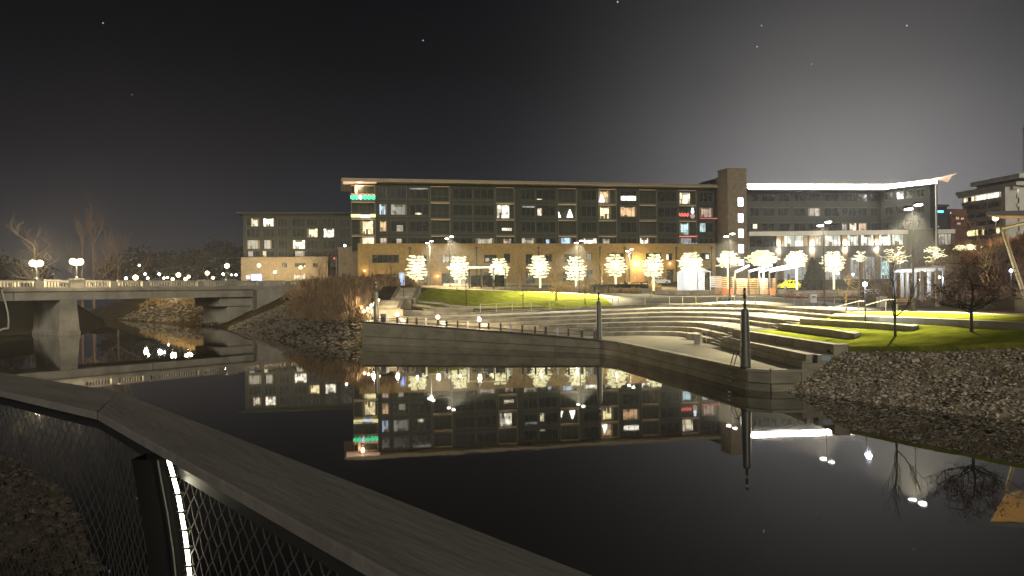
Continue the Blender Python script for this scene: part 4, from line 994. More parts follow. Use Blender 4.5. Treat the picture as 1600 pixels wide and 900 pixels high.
# ------------------------------------------------------------------ trees
def lit_tree(u, D, vt, vb, wpx, label, seed, m='string_light', dens=7, trunk_lit=True, layers=8, power=420, gapf=0.):
    rg = random.Random(seed); p = gz(u, D); z1 = at(u, vt, D=D).z; z0 = at(u, vb, D=D).z; R = wpx*.54*D/F
    z0 = max(z0, p.z+1.0)
    t = empty('lit_tree', p, label, 'tree', 'trees wrapped in string lights')
    br_ = MB(); gl = MB(); lean = Vector((rg.uniform(-.3, .3), rg.uniform(-.2, .2), 0))
    tr = [p+lean*(i/5)**2+Vector((0, 0, (z1-p.z-.2)*i/5)) for i in range(6)]
    MB().tube(tr, [.16, .14, .12, .1, .07, .03], 7).build('trunk', 'bark', t)
    if trunk_lit: MB().tube([p+Vector((0, 0, .1)), p+Vector((.02, 0, (z0-p.z)*.5)), p+Vector((0, 0, z0-p.z+.3))], .2, 8).build('trunk_lights', m, t)
    for l in range(layers):
        tt = (l+.5)/layers; z = lerp(z0, z1, tt); rad = R*max(.3, math.sin(math.pi*(tt*.76+.16)))**.6*rg.uniform(.82, 1.12)
        for k in range(dens):
            if rg.random() < gapf: continue
            a = 6.283*(k+rg.uniform(-.3, .3))/dens+l*.5; r = rad*rg.uniform(.75, 1.12); rise = rg.uniform(.05, .5); ph = rg.uniform(0, 6)
            pts = [Vector((p.x+lean.x*tt+math.cos(a+.12*math.sin(i+ph))*r*i/6, p.y+lean.y*tt+math.sin(a+.12*math.sin(i+ph))*r*i/6, z-.2+rise*.5*i/6+.13*math.sin(i*1.9+ph))) for i in range(7)]
            br_.tube(pts, [.05, .045, .04, .035, .03, .02, .012], 3, False)
            s = rg.choice((1, 1, 2)); q = pts[s:]
            gl.tube(q, [rg.uniform(.055, .13)*(1 if gapf < .3 else .7) for _ in q], 4)
        if gapf < .3:   # the outer loops of the light strings
            m_ = 14; a0 = rg.uniform(0, 6); seg_ = [Vector((p.x+lean.x*tt+math.cos(a0+6.283*i/m_)*rad*rg.uniform(.72, 1.0), p.y+lean.y*tt+math.sin(a0+6.283*i/m_)*rad*rg.uniform(.72, 1.0), z+rg.uniform(-.12, .14))) for i in range(m_)]
            i = 0
            while i < m_-1:
                j = min(m_, i+rg.randint(3, 5)); gl.tube(seg_[i:j], [rg.uniform(.06, .115) for _ in seg_[i:j]], 4) if j-i > 1 else None; i = j-1+(rg.random() < .6)
    # a few bare shoots above the lights
    for k in range(9):
        a = rg.uniform(0, 6.28); b0 = Vector((p.x, p.y, z1-.6)); br_.tube([b0, b0+Vector((math.cos(a)*.5, math.sin(a)*.5, rg.uniform(.8, 1.6)))], [.03, .008], 3, False)
    br_.build('branches', 'twig_brown', t); gl.build('string_lights', m, t)
    if power: light('string_light_glow', Vector((p.x, p.y-R*.2, lerp(z0, z1, .45))), power, (1, .90, .55) if m == 'string_light' else (.9, .95, 1), t, .12)
    return t
LT = [(651, 160, 398, 437, 36, 'egg-shaped tree wrapped in lights, leftmost of the lit row', 7, 0), (718, 158, 400, 437, 34, 'squarish lit tree just left of the glass shelter', 7, 0), (780, 161, 403, 436, 31, 'lopsided lit tree right of the shelter roof', 6, .12),
      (844, 160, 398, 434, 31, 'full lit tree left of the bare rounded tree', 7, 0), (900, 158, 400, 438, 34, 'lit tree straight behind a twin floodlight pole', 6, .15), (962, 156, 396, 432, 31, 'pointed lit tree left of the timber panel', 6, .1),
      (1021, 156, 396, 432, 34, 'lit tree just right of the timber panel', 7, .05), (1080, 152, 394, 424, 36, 'tilted lit tree over the white tent', 6, .08), (1138, 150, 392, 417, 32, 'flat-layered lit tree below the stair tower', 6, .15),
      (1193, 152, 391, 415, 44, 'broad lit tree right of the stair tower foot', 7, .1), (1245, 154, 392, 416, 32, 'lit tree left of the dark conical evergreen', 6, .15), (1303, 154, 392, 424, 35, 'lit tree right of the dark conical evergreen', 7, .15),
      (1343, 156, 392, 408, 24, 'small greenish lit tree above the golden bare tree', 5, .35), (1400, 135, 384, 412, 40, 'sparsely lit tree left of the tall right lamp pole', 6, .55), (1458, 128, 384, 408, 34, 'sparsely lit tree top above the right pergola', 6, .5), (1512, 120, 382, 412, 34, 'sparsely lit tree behind the brown leafy tree', 7, .45)]
for i, (u, D, vt, vb, w, lab, dn, gp) in enumerate(LT):
    D = D*.89 if D >= 150 else D
    lit_tree(u, D, vt, vb, w, lab, 40+i, dens=dn, gapf=gp, power=200 if gp < .3 else 70, trunk_lit=gp < .3, m='string_light')
def grow(mb, p, d, L, r, lv, rg, spread=.6, up=.15, n=3, sides=4, tips=None):
    pts = [Vector(p)]; dd = Vector(d).normalized(); seg = 4
    for i in range(seg):
        dd = (dd+Vector((rg.uniform(-1, 1), rg.uniform(-1, 1), rg.uniform(-1, 1)))*.16+Vector((0, 0, up*.3))).normalized(); pts.append(pts[-1]+dd*L/seg)
    mb.tube(pts, [lerp(r, r*.5, i/seg) for i in range(seg+1)], sides if lv > 1 else 3, False)
    if lv <= 0:
        if tips is not None: tips.extend(pts[1:])
        return
    k = n+(1 if rg.random() < .5 else 0)
    for i in range(k):
        s = pts[seg] if i == 0 else pts[rg.randint(1, seg)]
        ax = Vector((rg.uniform(-1, 1), rg.uniform(-1, 1), rg.uniform(-.5, .9))).normalized()
        nd = (dd*(1-spread)+ax*spread+Vector((0, 0, up))).normalized()
        grow(mb, s, nd, L*rg.uniform(.58, .8), r*.52, lv-1, rg, spread, up, n, sides, tips)
def bare_tree(p, h, label, seed, m='bark', lv=4, spread=.6, up=.2, r=None, group=None, trunk=.35, leaves=None, d0=(0, 0, 1), nb=3, limbs=2, name='bare_tree', leafsize=.12, nleaf=3, wide=1.):
    rg = random.Random(seed); p = Vector(p); t = empty(name, p, label, 'tree', group); r = r or h*.022
    tp = p+Vector((d0[0]*h*trunk, d0[1]*h*trunk, h*trunk)); MB().tube([p-Vector((0, 0, .1)), p.lerp(tp, .5)+Vector((rg.uniform(-.03, .03)*h*.2, 0, 0)), tp], [r*1.25, r, r*.9], 7).build('trunk', m, t)
    mb = MB(); tips = []
    grow(mb, tp, (d0[0], d0[1], 1), h*.30, r*.85, lv, rg, spread, up, nb, 4, tips)
    for k in range(limbs): grow(mb, p.lerp(tp, .75+.25*k/limbs), (wide*(1 if k % 2 else -1), rg.uniform(-.8, .8), .45 if limbs < 3 else rg.uniform(.1, .7)), h*.24*(1 if limbs < 3 else 1.25), r*.6, lv-1, rg, spread, up, nb, 4, tips)
    mb.build('branches', m, t)
    if leaves:
        lf = MB()
        for q in tips:
            for _ in range(nleaf):
                c = q+Vector((rg.gauss(0, .12), rg.gauss(0, .12), rg.gauss(0, .1))); a = Vector((rg.uniform(-1, 1), rg.uniform(-1, 1), rg.uniform(-1, 1))).normalized()*leafsize; b2 = a.orthogonal().normalized()*leafsize*.6
                lf.quad(c-a, c+b2, c+a, c-b2)
        lf.build('leaves', leaves, t)
    return t
def lawnpt(u, v, zf):
    for i in range(600):
        Y = 36+i*.25; q = at(u, v, D=Y)
        if q.z <= zf(q.x, q.y): return Vector((q.x, q.y, zf(q.x, q.y)))
    return at(u, v, D=100)
# street trees on the grass
yt = [(728, 104, 6.0, 'thin bare sapling on the left lawn below the shelter', 'bark_dark', 2), (817, 102.3, 5.2, 'faint thin sapling at the front of the lawn', 'bark', 2), (914, 106, 3.8, 'thin dark sapling left of the far pylon', 'bark_dark', 2), (1017, 112, 6.2, 'pale slender sapling below the timber panel', 'twig_gold', 2), (1090, 108, 7.0, 'pale bare tree standing in front of the white tent', 'twig_gold', 3)]
for i, (u, D, h, lab, m, lv) in enumerate(yt):
    bare_tree(gz(u, D), h, lab, 70+i, m, lv, .55, .3, r=.06, trunk=.45)
bare_tree(gz(869, 112), 5.8, 'rounded bare tree with pale twigs on the lawn', 81, 'twig_gold', 4, .72, .12, r=.13, trunk=.22)
bare_tree(gz(1398, 46.3)+Vector((0, 0, R2(23, 46.3)-H(23.07, 46.3))), 5.3, 'thin dark bare tree at the end of the grass terraces', 82, 'bark_dark', 4, .5, .35, r=.075, trunk=.26, wide=.5)
bare_tree((26.3, 44, R2(26.3, 44)), 5.1, 'small tree holding brown leaves on the right lawn', 83, 'bark_dark', 4, .75, .05, r=.085, trunk=.30, leaves='leaf_brown', nleaf=1, leafsize=.065, wide=1.1, limbs=7)
bare_tree((28.9, 66.5, 3.72), 3.0, 'little golden bare tree beside the top steps', 84, 'twig_gold', 3, .75, .05, r=.05, trunk=.5)
bare_tree(gz(1342, 98), 6.0, 'golden bare tree behind the standing person', 85, 'twig_gold', 4, .68, .15, r=.12, trunk=.3)
bare_tree(gz(1392, 96), 5.2, 'brownish bare tree beside the right pergola', 86, 'twig_brown', 4, .6, .2, r=.08, trunk=.25)
bare_tree(gz(1436, 100), 8.0, 'tall bare tree rising behind the right pergola', 87, 'twig_brown', 4, .6, .25, r=.1, trunk=.3)
bare_tree(gz(1560, 92), 7.0, 'bare tree on the brushy hillside at the right', 88, 'twig_brown', 4, .6, .2, r=.1, trunk=.2)
bare_tree(gz(1482, 98), 6.5, 'bushy bare tree at the foot of the brushy hillside', 89, 'twig_brown', 4, .65, .15, r=.1, trunk=.2)
for i, (u, D, h, lab, m) in enumerate([(1366, 94, 5.5, 'brown bare tree just right of the golden one', 'twig_brown'), (1412, 104, 7.5, 'bare tree seen behind the tall right lamp pole', 'twig_gold'), (1452, 108, 8.5, 'tall golden-brown bare tree over the pergola roof', 'twig_gold'), (1500, 98, 7.5, 'dense bare tree left of the brown leafy tree', 'twig_brown'), (1532, 104, 7.0, 'bare tree right of the brown leafy tree', 'twig_brown'), (1545, 88, 5.0, 'low bare tree near the pavilion steps', 'twig_gold'), (508, 150, 8.5, 'twiggy brown tree at the end of the bridge balustrade', 'twig_brown'), (497, 168, 7.0, 'low brown tree before the far brick base', 'twig_brown'), (611, 128, 6.0, 'small reddish tree beside the upper steps', 'brush_red'), (577, 140, 7.5, 'pale slim tree against the brick corner', 'bark_pale'), (812, 150, 7.5, 'faint bare tree between two lit trees by the brick', 'twig_brown'), (870, 152, 6.5, 'bare brown tree in the planting left of the lit floodlight tree', 'twig_brown'), (940, 146, 7.5, 'multi-branched golden bare tree left of the pointed lit tree', 'twig_gold'), (985, 145, 7.0, 'golden bare tree before the timber panel', 'twig_gold')]):
    bare_tree(gz(u, D), h, lab, 100+i, m, 4, .62, .22, r=.1, trunk=.2)
# dark trees across the river behind the bridge
bare_tree((-86, 141, 3.2), 17, 'large pale-limbed bare tree lit by the bridge lamps', 120, 'bark_pale', 4, .62, .12, r=.32, trunk=.42, d0=(-.18, 0, 1), nb=3)
for i, (u, D, h, lab) in enumerate([(146, 172, 19, 'tall faint bare tree right of the bridge lamps'), (184, 214, 20, 'second tall faint bare tree right of the bridge lamps'), (128, 185, 22, 'tallest dim bare tree behind the bridge lamps'), (60, 190, 15, 'dim bare tree left of the bridge lamps')]):
    bare_tree((at(u, 450, D=D).x, D, 3.0), h+2, lab, 130+i, 'twig_brown', 4, .5, .3, r=.25, trunk=.3)
def leafy(p, h, w, label, seed, m='far_leaf', n=900, name='far_tree', group=None, cone=False, ls=.5):
    rg = random.Random(seed); p = Vector(p); t = empty(name, p, label, 'tree', group)
    MB().tube([p, p+Vector((0, 0, h*.5))], [h*.03, h*.018], 6).build('trunk', 'bark_dark', t)
    mb = MB(); lobes = [(rg.uniform(-.5, .5)*w, rg.uniform(-.5, .5)*w, h*rg.uniform(.4, .85), rg.uniform(.25, .45)*w) for _ in range(9)]
    for _ in range(n):
        if cone:
            tt = rg.random()**1.3; a = rg.uniform(0, 6.28); r = w*.5*(1-tt)*rg.uniform(.75, 1.1)+.05; c = p+Vector((math.cos(a)*r, math.sin(a)*r, h*(.06+.94*tt)))
        else:
            lx, ly, lz, lr = rg.choice(lobes); v = Vector((rg.gauss(0, 1), rg.gauss(0, 1), rg.gauss(0, 1))).normalized()*lr*rg.random()**.4; c = p+Vector((lx, ly, lz))+v
        a = Vector((rg.uniform(-1, 1), rg.uniform(-1, 1), rg.uniform(-1, 1))).normalized()*ls*rg.uniform(.5, 1.2); b2 = a.orthogonal().normalized()*ls*.6
        mb.add((c-a, c+b2, c+a*.8, c-b2), ((0, 1, 2, 3),))
    mb.build('crown', m, t)
    return t
for i, (u, D, h, w) in enumerate([(198, 290, 12, 12), (228, 300, 17, 14), (255, 310, 15, 15), (283, 300, 16, 14), (312, 320, 18, 16), (336, 330, 20, 16), (358, 310, 17, 14), (375, 320, 19, 12), (20, 240, 14, 16), (-20, 230, 16, 18)]):
    nd = i
    leafy((at(u, 450, D=D).x, D, 6.8 if u > 190 else 2), h, w, ORD[nd]+' dark tree from the left behind the town lamps' if u > 190 else ('dark tree mass near the far left edge beyond the bridge', 'dark tree mass cut by the left edge beyond the bridge')[u < 0], 200+i, n=1300, group='dark trees behind the town lamps' if u > 190 else 'dark trees at far left', ls=.8)
leafy(gz(1270, 128), 6.0, 4.0, 'dark conical evergreen between two lit trees', 230, 'evergreen', 1600, 'evergreen_tree', cone=True, ls=.35)
# dry grasses and brush
def tuft(mb, c, h, w, n, rg):
    for _ in range(n):
        a = rg.uniform(0, 6.28); q = w*rg.random(); s = rg.uniform(.5, 1.15); b0 = Vector((c[0]+math.cos(a)*q*.35, c[1]+math.sin(a)*q*.35, c[2]-.05)); tp = Vector((c[0]+math.cos(a)*q*1.3, c[1]+math.sin(a)*q*1.3, c[2]+h*s))
        k = Vector((-math.sin(a), math.cos(a), 0))*.045*max(1, h); md = b0.lerp(tp, .55)+Vector((0, 0, h*.12))
        mb.add((b0-k*.6, b0+k*.6, md+k, tp, md-k), ((0, 1, 2, 3, 4),))
def groundz(X, Y):
    d = shore_d(X, Y); return min(H(X, Y), .46*d-.15) if d > 0 else -1
rg = random.Random(5); mb = MB(); cnt = 0
while cnt < 1500:
    X = rg.uniform(-46, -17.5); Y = rg.uniform(88, 150); d = shore_d(X, Y)
    if 800+F*X/Y < 468+rg.gauss(0, 16): continue
    if d < 5 or (X+46)*.78-(Y-139)*.63 < 2.5: continue
    if X > -19 and Y > 94 and Y < 113: continue
    tuft(mb, (X, Y, groundz(X, Y)), rg.uniform(.5, 1.5), rg.uniform(.5, 1.1), 16, rg); cnt += 1
top(mb, 'dry_brush', 'brush_dry', 'tangled dry brown brush covering the bank left of the steps', 'brush', kind='stuff')
mb = MB(); cnt = 0
while cnt < 420:
    X = rg.uniform(-44, -18); Y = rg.uniform(90, 145); d = shore_d(X, Y)
    if 800+F*X/Y < 482+rg.gauss(0, 14): continue
    if d < 6 or (X+46)*.78-(Y-139)*.63 < 2.5 or (X > -19 and 94 < Y < 113): continue
    tuft(mb, (X, Y, groundz(X, Y)), rg.uniform(.9, 2.1), rg.uniform(.4, .9), 12, rg); cnt += 1
top(mb, 'tall_brush', 'twig_brown', 'taller brown twigs poking out of the dry bank brush', 'brush', kind='stuff')
mb = MB()
cnt = 0
while cnt < 3000:
    X = rg.uniform(-47, -17.4); Y = rg.uniform(82, 128); d = shore_d(X, Y)
    if d < .15 or d > (10 if 800+F*X/Y > 474 else 32)*rg.random()**.5+1 or (X+46)*.78-(Y-139)*.63 < .6: continue
    rock(mb, (X, Y, groundz(X, Y)), rg.uniform(.08, .30), rg); cnt += 1
for k in range(700):
    t = rg.random(); a = Vector((-52, 134)).lerp(Vector((-92, 178)), t); d0 = rg.uniform(.3, 13); X = a.x+.74*d0; Y = a.y+.67*d0; d = shore_d(X, Y)
    if d > .2: rock(mb, (X, Y, min(H(X, Y), .42*d-.15)), rg.uniform(.15, .5), rg)
top(mb, 'bank_stones', 'stone_dark', 'loose stones lining the far left banks at the waterline', 'stones', kind='stuff')
mb = MB()
for k in range(420):
    t = rg.random(); X = lerp(-66, -96, t)+rg.uniform(4, 22); Y = lerp(150, 184, t)+rg.uniform(2, 14); d = shore_d(X, Y)
    if d > 3: tuft(mb, (X, Y, min(H(X, Y), .42*d-.15)), rg.uniform(.6, 1.4), 1.0, 12, rg)
top(mb, 'golden_brush', 'brush_gold', 'golden dry grass on the slope seen under the bridge', 'brush', kind='stuff')
mb = MB()
for k in range(520):
    u = rg.uniform(868, 1030); D = rg.uniform(131.5, 150); p = gz(u, D)
    if u > 1000 and D < 138: continue
    tuft(mb, p, rg.uniform(.35, 1.2), .6, 14, rg)
top(mb, 'ornamental_grass', 'brush_gold', 'golden ornamental grass bed along the path before the brick wall', 'grass', kind='stuff')
mb = MB()
for k in range(260):
    u = rg.uniform(568, 626); D = rg.uniform(114, 145); p = gz(u, D); tuft(mb, p, rg.uniform(.5, 1.3), .7, 14, rg)
top(mb, 'tan_grass', 'brush_gold', 'tan grass bed beside the upper left steps', 'grass', kind='stuff')
mb = MB()
for k in range(1300):
    X = rg.uniform(46, 96); Y = rg.uniform(80, 140)
    if X-(Y-95)*.35 < 50: continue
    tuft(mb, (X, Y, H(X, Y)), rg.uniform(.5, 1.5), .9, 14, rg)
for k in range(750):
    u = rg.uniform(1318, 1600); D = rg.uniform(79, 102)
    if at(u, 450, D=D).x < 40.5: continue
    u, D = u, D; tuft(mb, gz(u, D), rg.uniform(.3, .9), .7, 14, rg)
top(mb, 'hillside_brush', 'brush_red', 'reddish dry brush covering the hillside at the far right', 'brush', kind='stuff')
# ------------------------------------------------------------------ floodlight poles
def flood(u, D, h, label, power, aim=(0, -3), cone=76, heads=((-.42, -.15), (.42, .2))):
    p = gz(u, D) if D > 84 else Vector((at(u, 450, D=D).x, D, 3.72))
    t = empty('floodlight_pole', p, label, 'street lamp', 'twin-head floodlight poles')
    MB().lathe(p, [(.24, 0), (.22, .3), (.1, .34), (.075, h*.6), (.06, h)], 8).build('pole', 'black_metal', t)
    for k, (dx, dz) in enumerate(heads):
        c = p+Vector((dx, -.15, h+dz)); MB().bar(p+Vector((0, 0, h-.1)), c, .06, .06).build('arm', 'black_metal', t)
        hd = MB().ball(c, (.42, .42, .16), 10, 5).build('head', 'black_metal', t, True)
        MB().ball(c+Vector((0, -.06, -.09)), (.34, .36, .13), 10, 5).build('lens', 'lamp_white', hd, True)
    light('floodlight', p+Vector((0, -.35, h-.35)), power*1.75, (1, .89, .58), t, .3, spot=cone, aim=p+Vector((aim[0], aim[1], -.5)), blend=.45)
    return t
flood(672, 150, 8.6, 'twin floodlight pole right of the leftmost lit tree', 4200, (2, -3), 130)
flood(703, 138, 8.9, 'twin floodlight pole at the top of the left lawn', 6000, (3, -8))
flood(905, 130, 8.8, 'twin floodlight pole in the planting at the middle of the path', 7000, (-2, -8))
flood(984, 150, 7.4, 'shorter twin floodlight pole beside the timber panel', 2600, (0, -3), 125)
flood(1140, 103, 8.9, 'twin floodlight pole on the terrace left of the near pylon', 4800, (-4, -7.5))
flood(1288, 81, 8.8, 'twin floodlight pole at the head of the top steps', 4200, (-6, -6))
flood(1427, 65.5, 8.9, 'tallest-looking floodlight pole on the promenade at the right', 6800, (-4.5, -6), 72)
def postlamp(p, h, label, m='lamp_blue', power=70, col=(.8, .85, 1), r=.16):
    t = empty('post_lamp', p, label, 'lamp'); p = Vector(p)
    MB().lathe(p, [(.09, 0), (.05, .1), (.035, h)], 8).build('post', 'black_metal', t); MB().ball(p+Vector((0, 0, h+r*.8)), r, 9, 6).build('globe', m, t, True)
    if power: light('post_light', p+Vector((0, -.3, h+r)), power, col, t, r)
postlamp((24.95, 54.3, R2(24.95, 54.3)), 2.6, 'slim post lamp with bluish globe on the grass terraces')
postlamp(gz(1309, 100), 3.4, 'slim post lamp with white globe behind the top steps', 'lamp_white')
postlamp(gz(1333, 112), 3.2, 'bluish globe lamp left of the golden bare tree')
postlamp(gz(1439, 84), 2.6, 'bluish globe lamp under the right pergola')
postlamp(gz(1467, 88), 2.8, 'small bluish lamp right of the pergola')
postlamp(gz(1580, 80), 3.0, 'bluish lamp beside the leaning pavilion column')
globe_lamp(gz(1557, 105), 'warm street lamp glowing on the brushy hillside', h=4.2, twin=0, power=450, col=(1, .72, .4), r=.38)
# lights set in the ramp handrail at the left end of the river wall
rl = empty('lit_handrail', (-17.2, 89, 2.6), 'ramp handrail at far left with a string of glowing bulbs', 'handrail')
a0, a1 = Vector((-17.3, 89.5, 3.5)), Vector((-16.9, 97, 4.7))
MB().tube([a0, a1], .035, 6).build('rail', 'pale_rail', rl)
for i in range(5):
    q = a0.lerp(a1, i/4); MB().tube([q, Vector((q.x, q.y, q.z-1.0))], .03, 5).build('post', 'pale_rail', rl)
    MB().ball(q+Vector((0, 0, .1)), .17, 8, 5).build('bulb', 'lamp_warm', rl, True)
light('rail_light', a0.lerp(a1, .5)+Vector((.4, -.2, .3)), 260, (1, .8, .48), rl, .3)
# ------------------------------------------------------------------ left steps and curbs
flight('staircase', 'lower flight of left garden steps beside the ramp', -17.4, -14.8, 98.4, 101.9, 3.55, 4.7, 7, 'y', 'stone')
flight('staircase', 'upper flight of left garden steps climbing to the brick corner', -16.0, -13.6, 104.2, 110.5, 4.75, 6.35, 10, 'y', 'stone')
top(MB().box(-17.9, -13.4, 101.9, 104.2, 3.5, 4.72), 'step_landing', 'paving', kind='structure')
cw = empty('cheek_wall', (-14.5, 98.3, 3), 'pale sloping cheek walls flanking the left garden steps', 'wall')
def slope(x0, x1, y0, y1, za, zb, base=2.2): MB().add([(x0, y0, base), (x1, y0, base), (x1, y1, base), (x0, y1, base), (x0, y0, za), (x1, y0, za), (x1, y1, zb), (x0, y1, zb)], [(3, 2, 1, 0), (4, 5, 6, 7), (0, 1, 5, 4), (1, 2, 6, 5), (2, 3, 7, 6), (3, 0, 4, 7)]).build('cheek', 'concrete', cw)
slope(-17.85, -17.42, 98.2, 101.9, 3.75, 4.95); slope(-14.78, -14.3, 98.2, 101.9, 3.75, 4.95); slope(-16.45, -16.03, 104.2, 110.6, 4.95, 6.6); slope(-13.58, -13.1, 104.2, 110.6, 4.95, 6.6)
MB().box(-18.3, -13.9, 97.7, 98.35, 2.2, 3.58).build('front_wall', 'concrete', cw)
lowwall('terrace_curb', 'upper pale curb stepping round the left lawn corner', [(-12.9, 105.3), (-9.6, 105.1), (-8.4, 103.9), (4.5, 103.6)], .22, .4, zf=H, below=.8)
lowwall('terrace_curb', 'lower short pale curb on the left lawn corner', [(-13.4, 103.4), (-11.4, 103.0), (-10.2, 102.3), (-5.2, 102.2)], .3, .4, zf=H, below=.8)
lowwall('path_curb', 'low stone wall along the brick base behind the lit trees', [(-14, 157), (-2, 158.5), (10, 160)], .45, .4, 'stone', zf=H)
bnk = empty('info_sign', gz(628, 118), 'white upright sign with blue lettering beside the left steps', 'sign'); q = gz(628, 118)
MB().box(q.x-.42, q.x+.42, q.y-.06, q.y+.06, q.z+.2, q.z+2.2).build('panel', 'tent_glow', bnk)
for k in range(6): MB().box(q.x-.22, q.x+.12+.05*(k % 3), q.y-.075, q.y-.062, q.z+.55+k*.26, q.z+.66+k*.26).build('lettering', 'screen_blue', bnk)
postlamp(gz(630.5, 103.5), 3.2, 'thin dark pole on the left step landing', 'steel', 0)
# glass shelter
sh = empty('shelter', gz(762, 132), 'open steel shelter with pale flat roof on the lawn top', 'shelter'); q0 = gz(734, 133); q1 = gz(790, 131); zt = at(760, 420, D=132).z; zb = H(-4, 132)
for i in range(4):
    c = q0.lerp(q1, i/3)
    for dy in (0, 2.2): MB().box(c.x-.07, c.x+.07, c.y-dy-.07, c.y-dy+.07, zb-.2, zt).build('post', 'frame', sh)
for i in range(3):
    c, d = q0.lerp(q1, i/3+.01), q0.lerp(q1, (i+1)/3-.01); MB().obox((c.x-.1, c.y-2.5, zt+.02), (d.x-c.x+.1, d.y-c.y, 0), (0, 2.9, .22), (0, 0, .12)).build('roof_panel', 'white_paint', sh)
    MB().obox((c.x+.1, c.y+.1, zb+.3), (d.x-c.x-.2, d.y-c.y, 0), (0, .03, 0), (0, 0, 2.0)).build('glass_panel', 'glass', sh)
MB().box(q0.x+.6, q1.x-.6, q0.y-.9, q0.y-.4, zb+.4, zb+.48).build('bench_seat', 'wood', sh)
# ------------------------------------------------------------------ market terrace
mk = lambda u, v, D: at(u, v, D=D)
lowwall('terrace_wall', 'low stone wall along the foot of the market stalls', [(24.5, 131), (38, 130), (48, 129.5)], .75, .5, 'stone', zf=H)
lowwall('planter_wall', 'grey planter wall with clipped hedge left of the stalls', [(17, 134), (24, 134)], .8, .5, 'concrete', zf=H)
top(MB().box(14, 24, 135, 137.5, 4.8, 6.6), 'hedge', 'evergreen', 'clipped dark green hedge behind the grey planter wall', 'hedge', loc=(19, 136, 5))
bars = [(1149, 425, 1170, 415), (1170, 424, 1206, 414.5), (1188, 424, 1233, 414.5), (1203, 424, 1246, 416.5)]
st = empty('market_pergola', gz(1190, 128), 'slatted market stalls under sloping white light bars', 'pergola'); Dm = 128.0; zb = H(mk(1190, 450, Dm).x, Dm)
for k, (u0, v0, u1, v1) in enumerate(bars):
    a, b2 = mk(u0, v0, Dm+k*.8), mk(u1, v1, Dm+2+k*.8); MB().bar(a, b2, .3, .26).build('light_bar', 'bar_light', st)
for u in (1148, 1170, 1186, 1202, 1213):
    a = mk(u, 424, Dm); MB().box(a.x-.1, a.x+.1, a.y-.1, a.y+.1, zb-.2, a.z+.1).build('post', 'frame', st)
for (u0, u1, m, n) in ((1117, 1147, 'pergola_wood', 9), (1151, 1168, 'pergola_wood', 8), (1171, 1185, 'brush_gold', 8), (1187, 1200, 'pergola_wood', 8), (1203, 1212, 'pergola_wood', 8)):
    for k in range(n):
        z0 = zb+.15+k*.34; a, b2 = mk(u0, 450, Dm+.6), mk(u1, 450, Dm+.6); MB().box(a.x, b2.x, a.y, a.y+.06, z0, z0+.24).build('slat', m, st)
for (u0, u1) in ((1128, 1146), (1203, 1211)):
    a, b2 = mk(u0, 450, Dm-.3), mk(u1, 450, Dm-.3); MB().box(a.x, b2.x, a.y, a.y+.4, zb, zb+1.1).build('counter', 'orange_board', st)
MB().add([mk(1117, 417, Dm+1), mk(1172, 416, Dm+1), mk(1172, 414, Dm+5), mk(1117, 414, Dm+5)], [(0, 1, 2, 3)]).build('roof_board', 'pergola_wood', st)
light('stall_light', mk(1160, 430, Dm-1.2), 160, (1, .80, .5), st, .3); light('stall_light', mk(1196, 430, Dm-1.2), 160, (1, .88, .7), st, .3)
tn = empty('market_tent', gz(1090, 134), 'white lit market tent with peaked roof left of the stalls', 'tent'); a, b2 = mk(1067, 450, 134), mk(1110, 450, 134); zb2 = H(a.x, 134); ze = mk(1090, 425, 134).z
c = (a+b2)/2; yb = 4.2
for (x, y) in ((a.x, 134), (b2.x, 134), (a.x, 134+yb), (b2.x, 134+yb)): MB().box(x-.06, x+.06, y-.06, y+.06, zb2, ze).build('pole', 'white_paint', tn)
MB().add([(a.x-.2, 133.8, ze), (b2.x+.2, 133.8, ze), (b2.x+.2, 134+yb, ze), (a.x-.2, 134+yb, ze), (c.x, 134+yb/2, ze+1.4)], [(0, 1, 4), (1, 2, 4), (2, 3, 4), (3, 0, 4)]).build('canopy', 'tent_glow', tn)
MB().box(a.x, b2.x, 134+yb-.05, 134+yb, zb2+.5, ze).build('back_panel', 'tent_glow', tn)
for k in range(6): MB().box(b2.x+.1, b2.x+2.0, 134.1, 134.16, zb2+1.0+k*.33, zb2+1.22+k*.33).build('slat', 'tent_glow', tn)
light('tent_light', (c.x, 135, ze-.4), 60, (.88, .95, 1), tn, .3)
